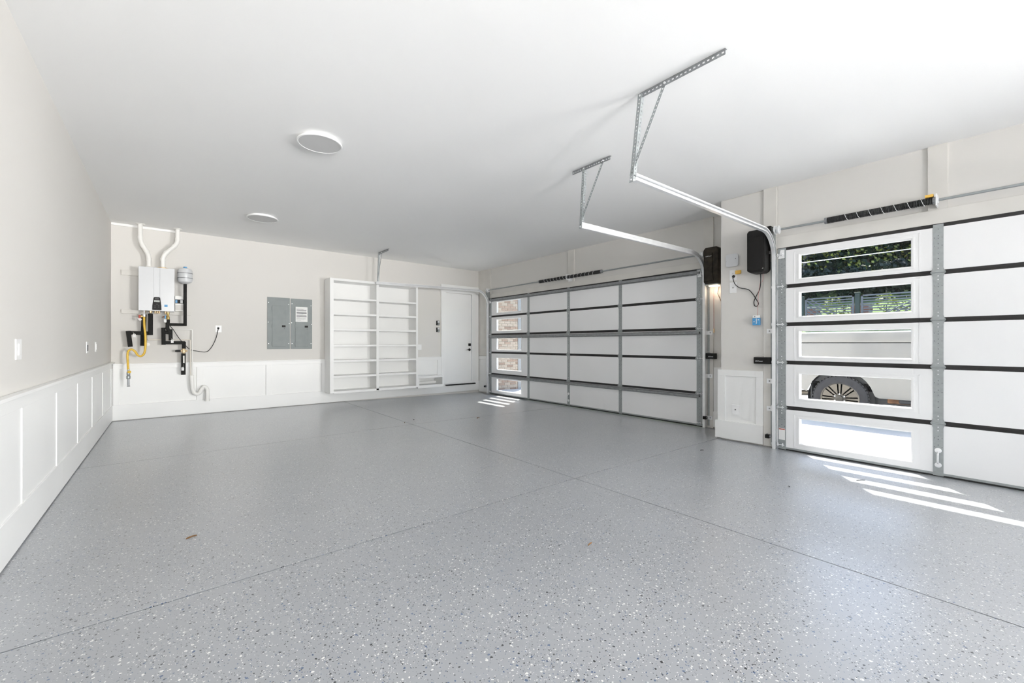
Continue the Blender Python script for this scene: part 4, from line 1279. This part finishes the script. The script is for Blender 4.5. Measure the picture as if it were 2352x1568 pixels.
# ------------------------------------------------------------------ outside: driveway, lawn, brick wing
dv = MB()
GX = [5.66, 7.5, 9.2, 13.0, 15.5]
GZ = [-0.075, -0.14, -0.185, -0.20, 0.15]
v, f = [], []
for x, z in zip(GX, GZ):
    v += [(x, -30, z), (x, 40, z)]
for i in range(len(GX) - 1):
    f.append((2 * i, 2 * i + 2, 2 * i + 3, 2 * i + 1))
k = len(v)
v += [(a, b, c - 0.2) for a, b, c in v]
f += [tuple(q + k for q in ff[::-1]) for ff in f]
dv = struct(dv.add(v, f).build('driveway_ground', 'concrete_light'), 'sunlit pale concrete driveway outside the garage doors')
lw = MB()
GX = [15.4, 19.0, 26.0, 33.0, 60.0]
GZ = [0.12, 1.55, 3.0, 4.1, 9.5]
v, f = [], []
NY = 24
for x, z in zip(GX, GZ):
    for j in range(NY + 1):
        yy = -40 + 100 * j / NY
        v.append((x, yy, z + 0.12 * math.sin(yy * 0.5 + x)))
for i in range(len(GX) - 1):
    for j in range(NY):
        a = i * (NY + 1) + j
        f.append((a, a + NY + 1, a + NY + 2, a + 1))
struct(lw.add(v, f).build('lawn', 'grass'), 'green lawn rising behind the metal gate')

bw = struct(MB().box(6.30, 8.06, 9.53, 9.75, -0.35, 3.6).build('wall_outside', 'mortar'), 'pale brick wing wall seen by the windows of the wide door')
boxo('corner_board', 'grey_trim', bw, (8.06, 8.36, 9.50, 9.75, -0.35, 3.6), 0.004)  # plain grey strip closing the end of the brick wall
L_, H_, G_ = 0.200, 0.064, 0.011
protos = {}
row = 0
z = -0.24
while z < 2.75:
    x = 6.72 + (0 if row % 2 else -0.105)
    while x < 8.05:
        xa, xb = x, min(x + L_, 8.055)
        if xb - xa > 0.04:
            mt = random.choices(['brick_pale', 'brick_tan', 'brick_brown'], [6, 3, 0.8])[0]
            full = abs((xb - xa) - L_) < 1e-6
            key = (mt, full, round(xb - xa, 3))
            if key in protos:
                src, (sx, sz) = protos[key]
                c = src.copy()
                C.objects.link(c)
                c.location = (xa - sx, random.uniform(-0.003, 0.002), z - sz)
            else:
                c = MB().box(xa, xb, 9.518, 9.56, z, z + H_).build('brick', mt, bw)
                protos[key] = (c, (xa, z))
        x += L_ + G_
    z += H_ + G_
    row += 1

# ------------------------------------------------------------------ pickup truck parked across the driveway
tr = thing('pickup_truck', 'white pickup truck parked across the driveway outside the single door', 'truck', (10.1, 0.3, -0.19))
TX0, TX1 = 9.24, 11.10
WY = [2.03, -1.55]
WZ, WR = 0.215, 0.405
Y_REAR, Y_FRONT = 3.05, -2.65


def z_bot(y):
    zb = 0.27 if y < 2.45 else 0.27 + (y - 2.45) * 0.45
    for c in WY:
        d = abs(y - c)
        if d < 0.49:
            zb = max(zb, WZ + math.sqrt(max(0.49 ** 2 - d * d, 0)) * (1.04 if d < 0.40 else 1.0))
    return zb


def x_side(z):
    # side bulges at mid height, tucks in at sill and shoulder
    t = (z - 0.25) / 1.2
    return TX0 + 0.055 * (2 * t - 1) ** 2 + (0.012 if 0.80 < z < 0.90 else 0)


ys = [Y_FRONT + (Y_REAR - Y_FRONT) * i / 110 for i in range(111)]
NZ = 14
for side in (0, 1):
    b = MB()
    v, f = [], []
    for y in ys:
        zb = z_bot(y)
        for j in range(NZ + 1):
            zz = zb + (1.205 - zb) * j / NZ
            xx = x_side(zz)
            if side: xx = TX0 + TX1 - xx
            v.append((xx, y, zz))
    for i in range(len(ys) - 1):
        for j in range(NZ):
            a = i * (NZ + 1) + j
            f.append((a, a + NZ + 1, a + NZ + 2, a + 1))
    b.add(v, f)
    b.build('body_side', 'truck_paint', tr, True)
MB().box(TX0 + 0.06, TX1 - 0.06, Y_FRONT + 0.02, Y_REAR - 0.02, 0.62, 1.19).build('body_core', 'dark_trim', tr)
MB().box(TX0 + 0.055, TX1 - 0.055, Y_FRONT + 0.02, Y_REAR - 0.02, 1.190, 1.228).build('belt_gap', 'dark_trim', tr)
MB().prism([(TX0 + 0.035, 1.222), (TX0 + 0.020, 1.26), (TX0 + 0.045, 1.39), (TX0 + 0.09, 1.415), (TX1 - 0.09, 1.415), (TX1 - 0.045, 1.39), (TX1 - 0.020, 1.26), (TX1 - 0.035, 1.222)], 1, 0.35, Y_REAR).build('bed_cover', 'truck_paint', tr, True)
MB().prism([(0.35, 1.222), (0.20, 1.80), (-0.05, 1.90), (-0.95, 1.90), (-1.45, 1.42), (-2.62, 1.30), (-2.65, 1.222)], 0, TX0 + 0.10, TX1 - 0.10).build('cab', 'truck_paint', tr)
MB().prism([(0.20, 1.40), (0.10, 1.76), (-0.90, 1.76), (-1.25, 1.42)], 0, TX0 + 0.092, TX1 - 0.092).build('side_window', 'window_glass_dark', tr)
MB().box(TX0 + 0.10, TX1 - 0.10, Y_REAR - 0.02, Y_REAR + 0.12, 0.32, 0.60).build('rear_bumper', 'galv_light', tr, bevel=0.03)
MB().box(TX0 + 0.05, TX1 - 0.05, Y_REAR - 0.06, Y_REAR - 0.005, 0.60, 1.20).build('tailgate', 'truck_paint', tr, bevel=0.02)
MB().box(TX0 + 0.06, TX1 - 0.06, Y_FRONT - 0.05, Y_FRONT + 0.03, 0.30, 1.20).build('grille', 'dark_trim', tr, bevel=0.03)
MB().box(TX0 + 0.13, TX1 - 0.13, -2.2, 2.45, 0.16, 0.36).build('frame_rail', 'dark_trim', tr)
MB().box(TX0 + 0.06, TX0 + 0.18, -0.9, 1.25, 0.205, 0.265).build('side_step', 'dark_trim', tr, bevel=0.015)
MB().box(TX0 + 0.10, TX0 + 0.24, 1.05, 1.40, 0.19, 0.30).build('shackle', 'rust_metal', tr, bevel=0.02)
for c in WY:
    MB().box(TX0 + 0.12, TX1 - 0.12, c - 0.46, c + 0.46, 0.50, 0.75).build('wheel_well', 'dark_trim', tr)
    lin = MB()
    pl = [(TX0 + 0.05, c + 0.485 * math.cos(a), WZ + 0.485 * math.sin(a)) for a in [math.pi * (-0.08 + 1.16 * k / 24) for k in range(25)]]
    v = [(p[0], p[1], p[2]) for p in pl] + [(p[0] + 0.35, p[1], p[2]) for p in pl]
    lin.add(v, [(i, i + 1, i + 26, i + 25) for i in range(24)])
    lin.build('wheel_arch_liner', 'dark_trim', tr)
MB().tube([(TX0 + 0.28, 2.35, 0.27), (TX0 + 0.20, 2.66, 0.255)], 0.05, 16, cap=False).build('exhaust_pipe', 'exhaust_metal', tr, True)
MB().tube([(TX0 + 0.27, 2.38, 0.269), (TX0 + 0.205, 2.64, 0.2555)], 0.043, 16).build('exhaust_bore', 'dark_trim', tr)
MB().box(TX0 + 0.08, TX0 + 0.60, 2.455, 2.475, 0.06, 0.55).build('mud_flap', 'dark_trim', tr)


def wheel(parent, x, y, outward):
    t = MB().lathe((x, y, WZ), (outward, 0, 0), [(0.27, -0.26), (0.36, -0.26), (0.395, -0.235), (0.403, -0.18), (0.403, -0.06), (0.392, -0.015), (0.365, 0.0), (0.31, 0.004), (0.285, -0.002), (0.278, -0.02)], 48)
    ty = t.build('tyre', 'tyre', parent, True)
    tb = MB()
    for i in range(44):
        a = 2 * math.pi * i / 44
        ca, sa = math.cos(a), math.sin(a)
        for (w0, w1, da) in ((-0.245, -0.14, 0.0), (-0.125, -0.02, 0.07)):
            aa = a + da
            pts = []
            for rr_ in (0.396, 0.413):
                for da2 in (-0.045, 0.045):
                    for ww in (w0, w1):
                        pts.append((x + outward * ww, y + rr_ * math.cos(aa + da2), WZ + rr_ * math.sin(aa + da2)))
            tb.add(pts, [(0, 1, 3, 2), (4, 6, 7, 5), (0, 4, 5, 1), (2, 3, 7, 6), (0, 2, 6, 4), (1, 5, 7, 3)])
    tag(tb.build('tread', 'tyre', ty), kind='stuff')
    rm = MB().lathe((x, y, WZ), (outward, 0, 0), [(0.284, -0.012), (0.286, 0.0), (0.280, 0.006), (0.262, -0.002), (0.255, -0.03), (0.245, -0.10), (0.05, -0.11)], 48).build('rim', 'alloy_edge', parent, True)
    MB().lathe((x + outward * -0.09, y, WZ), (outward, 0, 0), [(0.24, 0), (0.24, 0.004)], 32).build('rim_dish', 'dark_trim', rm)
    for i in range(8):
        a = 2 * math.pi * i / 8 + math.pi / 2
        sp = MB()
        u = Vector((0, math.cos(a), math.sin(a)))
        w = Vector((0, -math.sin(a), math.cos(a)))
        o_ = Vector((x, y, WZ))
        for s_ in (-1, 1):
            p = [o_ + u * 0.075 + w * (s_ * 0.018 - 0.010) , o_ + u * 0.075 + w * (s_ * 0.018 + 0.010), o_ + u * 0.262 + w * (s_ * 0.030 + 0.012), o_ + u * 0.262 + w * (s_ * 0.030 - 0.012)]
            d0, d1 = Vector((outward * -0.012, 0, 0)), Vector((outward * -0.055, 0, 0))
            sp.add([q + d0 for q in p] + [q + d1 for q in p], [(0, 1, 2, 3), (7, 6, 5, 4), (0, 4, 5, 1), (1, 5, 6, 2), (2, 6, 7, 3), (3, 7, 4, 0)])
        sp.build('spoke', 'alloy_dark', rm)
    MB().lathe((x - outward * 0.05, y, WZ), (outward, 0, 0), [(0.105, 0), (0.10, 0.036), (0.055, 0.042), (0.05, 0.065), (0.02, 0.07)], 24).build('hub', 'alloy_dark', rm, True)
    for i in range(6):
        a = 2 * math.pi * (i + 0.5) / 6
        MB().lathe((x - outward * 0.015, y + 0.08 * math.cos(a), WZ + 0.08 * math.sin(a)), (outward, 0, 0), [(0.012, 0), (0.012, 0.018)], 6).build('lug_nut', 'galv_light', rm)


for c in WY:
    wheel(tr, TX0 + 0.03, c, -1)
    wheel(tr, TX1 - 0.03, c, 1)

# ------------------------------------------------------------------ gate, trees, cable
GXX = 20.0


def gz(y):
    return 1.68


for (lab, y) in (('dark square gate post between the two gate leaves', 3.83), ('dark square gate post at the far end of the gate', 5.60), ('dark square gate post nearer the garage end of the gate', -0.25)):
    gp = thing('gate_post', lab, 'post', (GXX, y, 1.5), 'dark gate posts by the lawn')
    boxo('shaft', 'gate_post', gp, (GXX - 0.07, GXX + 0.07, y - 0.07, y + 0.07, 1.3, 3.08), 0.008)
    boxo('cap', 'gate_post', gp, (GXX - 0.085, GXX + 0.085, y - 0.085, y + 0.085, 3.08, 3.12), 0.008)
for (lab, y0, y1, apex) in (('dark metal gate leaf with horizontal bars and chevron toward the brick wing', 3.93, 5.50, 4.45), ('dark metal gate leaf with horizontal bars and chevron beside the trees', -0.15, 3.73, 3.05)):
    gt = thing('metal_gate', lab, 'gate', (GXX, (y0 + y1) / 2, 1.7), 'dark metal gate leaves')
    boxo('frame_stile', 'gate_metal', gt, (GXX - 0.03, GXX + 0.03, y0, y0 + 0.06, 1.75, 3.02))
    boxo('frame_stile', 'gate_metal', gt, (GXX - 0.03, GXX + 0.03, y1 - 0.06, y1, 1.75, 3.02))
    boxo('top_bar', 'gate_metal', gt, (GXX - 0.03, GXX + 0.03, y0, y1, 2.97, 3.02))
    boxo('bottom_bar', 'gate_metal', gt, (GXX - 0.03, GXX + 0.03, y0, y1, 1.75, 1.80))
    zz = 2.89
    for i in range(11):
        boxo('slat', 'gate_metal', gt, (GXX - 0.012, GXX + 0.012, y0 + 0.05, y1 - 0.05, zz - 0.022, zz + 0.022))
        zz -= 0.095
    # chevron of diagonal bars
    for i in range(6):
        d = MB()
        off = i * 0.20
        sgn = 1 if y1 > 4.5 else -1
        a = Vector((GXX - 0.03, apex + off * sgn, 2.30 - 0.02 * i))
        if sgn > 0:
            b = Vector((GXX - 0.03, min(apex + off + 0.85, y1 - 0.05), 2.30 + (min(apex + off + 0.85, y1 - 0.05) - apex - off) * 0.80))
        else:
            b = Vector((GXX - 0.03, max(apex - off - 1.3, y0 + 0.05), 2.30 + (apex - off - max(apex - off - 1.3, y0 + 0.05)) * 0.55))
        d.tube([a, b], 0.022, 6)
        d.build('diagonal_bar', 'gate_metal', gt)


mat('brick_red', (0.30, 0.11, 0.08), 0.9, vary=0.25, vscale=9)
for (lab, y, x) in (('low red brick pillar behind the far gate leaf', 5.75, 21.6), ('low red brick pillar behind the middle gate post', 3.95, 21.3)):
    bp_ = thing('brick_pillar', lab, 'pillar', (x, y, 1.8), 'red brick pillars behind the gate')
    zz = 1.75
    k = 0
    while zz < 2.72:
        for j in range(3):
            w0 = y - 0.30 + j * 0.20 + (0.05 if k % 2 else 0)
            boxo('brick', 'brick_red', bp_, (x - 0.25, x + 0.25, w0, min(w0 + 0.19, y + 0.30), zz, zz + 0.085))
        zz += 0.097
        k += 1
    boxo('core', 'mortar', bp_, (x - 0.24, x + 0.24, y - 0.29, y + 0.29, 1.70, 2.72))
    boxo('cap', 'mortar', bp_, (x - 0.3, x + 0.3, y - 0.34, y + 0.34, 2.72, 2.78), 0.01)


def leaf_cloud(centre, rad, n, size, m, parent, name='crown', seed=1):
    rnd = random.Random(seed)
    v, f = [], []
    cs = []
    for i in range(26):
        a = rnd.uniform(0, 2 * math.pi)
        u = rnd.uniform(-0.9, 1)
        q = rnd.uniform(0.35, 0.85)
        h = math.sqrt(1 - u * u)
        cs.append(Vector((centre[0] + rad[0] * q * h * math.cos(a), centre[1] + rad[1] * q * h * math.sin(a), centre[2] + rad[2] * q * u)))
    for i in range(n):
        c = rnd.choice(cs)
        d = Vector((rnd.gauss(0, 1), rnd.gauss(0, 1), rnd.gauss(0, 1))).normalized() * rnd.uniform(0.6, 1.0) * min(rad) * 0.42
        p = c + d
        s = size * rnd.uniform(0.6, 1.3)
        nrm = (d.normalized() + Vector((rnd.gauss(0, .6), rnd.gauss(0, .6), rnd.gauss(0, .6)))).normalized()
        u_ = nrm.orthogonal().normalized()
        w_ = nrm.cross(u_)
        k = len(v)
        v += [p - u_ * s, p + w_ * s * 0.55, p + u_ * s, p - w_ * s * 0.55]
        f.append((k, k + 1, k + 2, k + 3))
    me = bpy.data.meshes.new(name)
    me.from_pydata([tuple(q) for q in v], [], f)
    me.materials.append(MATS[m])
    o = bpy.data.objects.new(name, me)
    C.objects.link(o)
    attach(o, parent)
    o['kind'] = 'stuff'
    return o


TREES = [
    ('tall tree with a pale grey trunk beside the far gate post', 33.0, 9.0, 9.0, 2.6, 'leaf_dark', 'bark_pale', 0.16),
    ('dark leafy tree with yellow tips behind the far gate leaf', 36.0, 7.6, 8.5, 2.6, 'leaf_mid', 'bark', 0.2),
    ('dense mid green tree centred above the gate', 34.0, 6.0, 8.2, 2.4, 'leaf_mid', 'bark', 0.2),
    ('deep green tree above the nearer gate leaf', 36.0, 4.2, 8.8, 2.7, 'leaf_dark', 'bark', 0.2),
    ('dark tree farthest along toward the road end', 34.0, 1.6, 8.4, 2.6, 'leaf_dark', 'bark', 0.2),
    ('dark green tree behind the pale trunk', 38.0, 11.6, 9.5, 3.0, 'leaf_mid', 'bark', 0.25),
    ('shaded tree at the outer end of the tree line', 37.0, -1.5, 9.0, 3.0, 'leaf_dark', 'bark', 0.25),
    ('broad backing tree deep behind the gate leaves', 43.0, 6.8, 9.5, 4.2, 'leaf_dark', 'bark', 0.3),
    ('broad backing tree deep behind the nearer leaf', 43.0, 1.0, 9.5, 4.2, 'leaf_dark', 'bark', 0.3),
    ('leafy tree standing well beyond the far gate post', 34.0, 14.5, 9.0, 3.0, 'leaf_mid', 'bark', 0.25),
    ('leafy tree farthest beyond the far gate post', 35.0, 18.5, 9.0, 3.2, 'leaf_dark', 'bark', 0.25),
    ('leafy tree standing well along toward the road', 35.0, -5.0, 9.0, 3.2, 'leaf_mid', 'bark', 0.25),
    ('broad backing tree deep beyond the far post', 43.0, 12.5, 9.5, 4.2, 'leaf_dark', 'bark', 0.3),
]
for i, (lab, x, y, h, r, lm, bm_, tw) in enumerate(TREES):
    z0 = 4.0 + (x - 33) * 0.18
    t = thing('tree', lab, 'tree', (x, y, z0), 'trees behind the gate')
    MB().tube([(x, y, z0 - 0.4), (x + 0.1, y + 0.1, z0 + h * 0.3), (x, y - 0.1, z0 + h * 0.75)], [tw * 1.1, tw * 0.85, tw * 0.4], 8).build('trunk', bm_, t, True)
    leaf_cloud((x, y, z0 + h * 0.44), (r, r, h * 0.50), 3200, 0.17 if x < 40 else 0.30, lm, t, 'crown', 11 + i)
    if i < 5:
        leaf_cloud((x - 0.5, y, z0 + h * 0.36), (r, r, h * 0.34), 620, 0.12, 'leaf_yellow', t, 'sunlit_leaves', 71 + i)  # bright yellow leaf colour paints sunlit flecks into the crown
for i, (lab, x, y) in enumerate((('yellowing shrub growing behind the far gate leaf', 21.2, 4.75), ('yellowing shrub growing behind the nearer gate leaf', 21.6, 3.25), ('yellow flowering shrub at the end of the nearer gate leaf', 22.0, 2.3))):
    t = thing('shrub', lab, 'shrub', (x, y, 1.9), 'yellow shrubs behind the gate')
    MB().tube([(x, y, 1.7), (x, y, 2.7)], [0.03, 0.015], 6).build('stem', 'bark', t)
    leaf_cloud((x, y, 2.75), (0.35, 0.6, 0.55), 240, 0.055, 'leaf_yellow', t, 'foliage', 40 + i)
for i, (lab, y) in enumerate((('dark rounded bush under the trees beyond the far gate post', 8.6), ('dark rounded bush under the trees behind the far gate leaf', 6.5), ('dark rounded bush under the trees behind the middle post', 4.6), ('dark rounded bush under the trees behind the nearer leaf', 2.8), ('dark rounded bush under the trees at the road end', 0.8))):
    t = thing('bush', lab, 'bush', (30.5, y, 3.6), 'dark bushes under the trees')
    MB().tube([(30.5, y, 3.5), (30.5, y, 4.6)], [0.06, 0.02], 6).build('stem', 'bark', t)
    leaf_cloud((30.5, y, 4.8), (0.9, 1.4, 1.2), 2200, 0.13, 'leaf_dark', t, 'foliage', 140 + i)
cb = thing('overhead_cable', 'thin pale overhead cable crossing before the trees', 'cable', (14, 2.5, 3.5))
pth = []
for k in range(25):
    yy = -12 + 32 * k / 24
    pth.append((14.0, yy, 3.51 + 0.002 * (yy - 2.8) ** 2 * 0.5))
MB().tube(pth, 0.011, 5).build('strand', 'cable_grey', cb, True)
for yy in (-12, 20):
    MB().tube([(14.0, yy, -0.3), (14.0, yy, 4.2)], 0.09, 10).build('cable_pole', 'bark', cb, True)
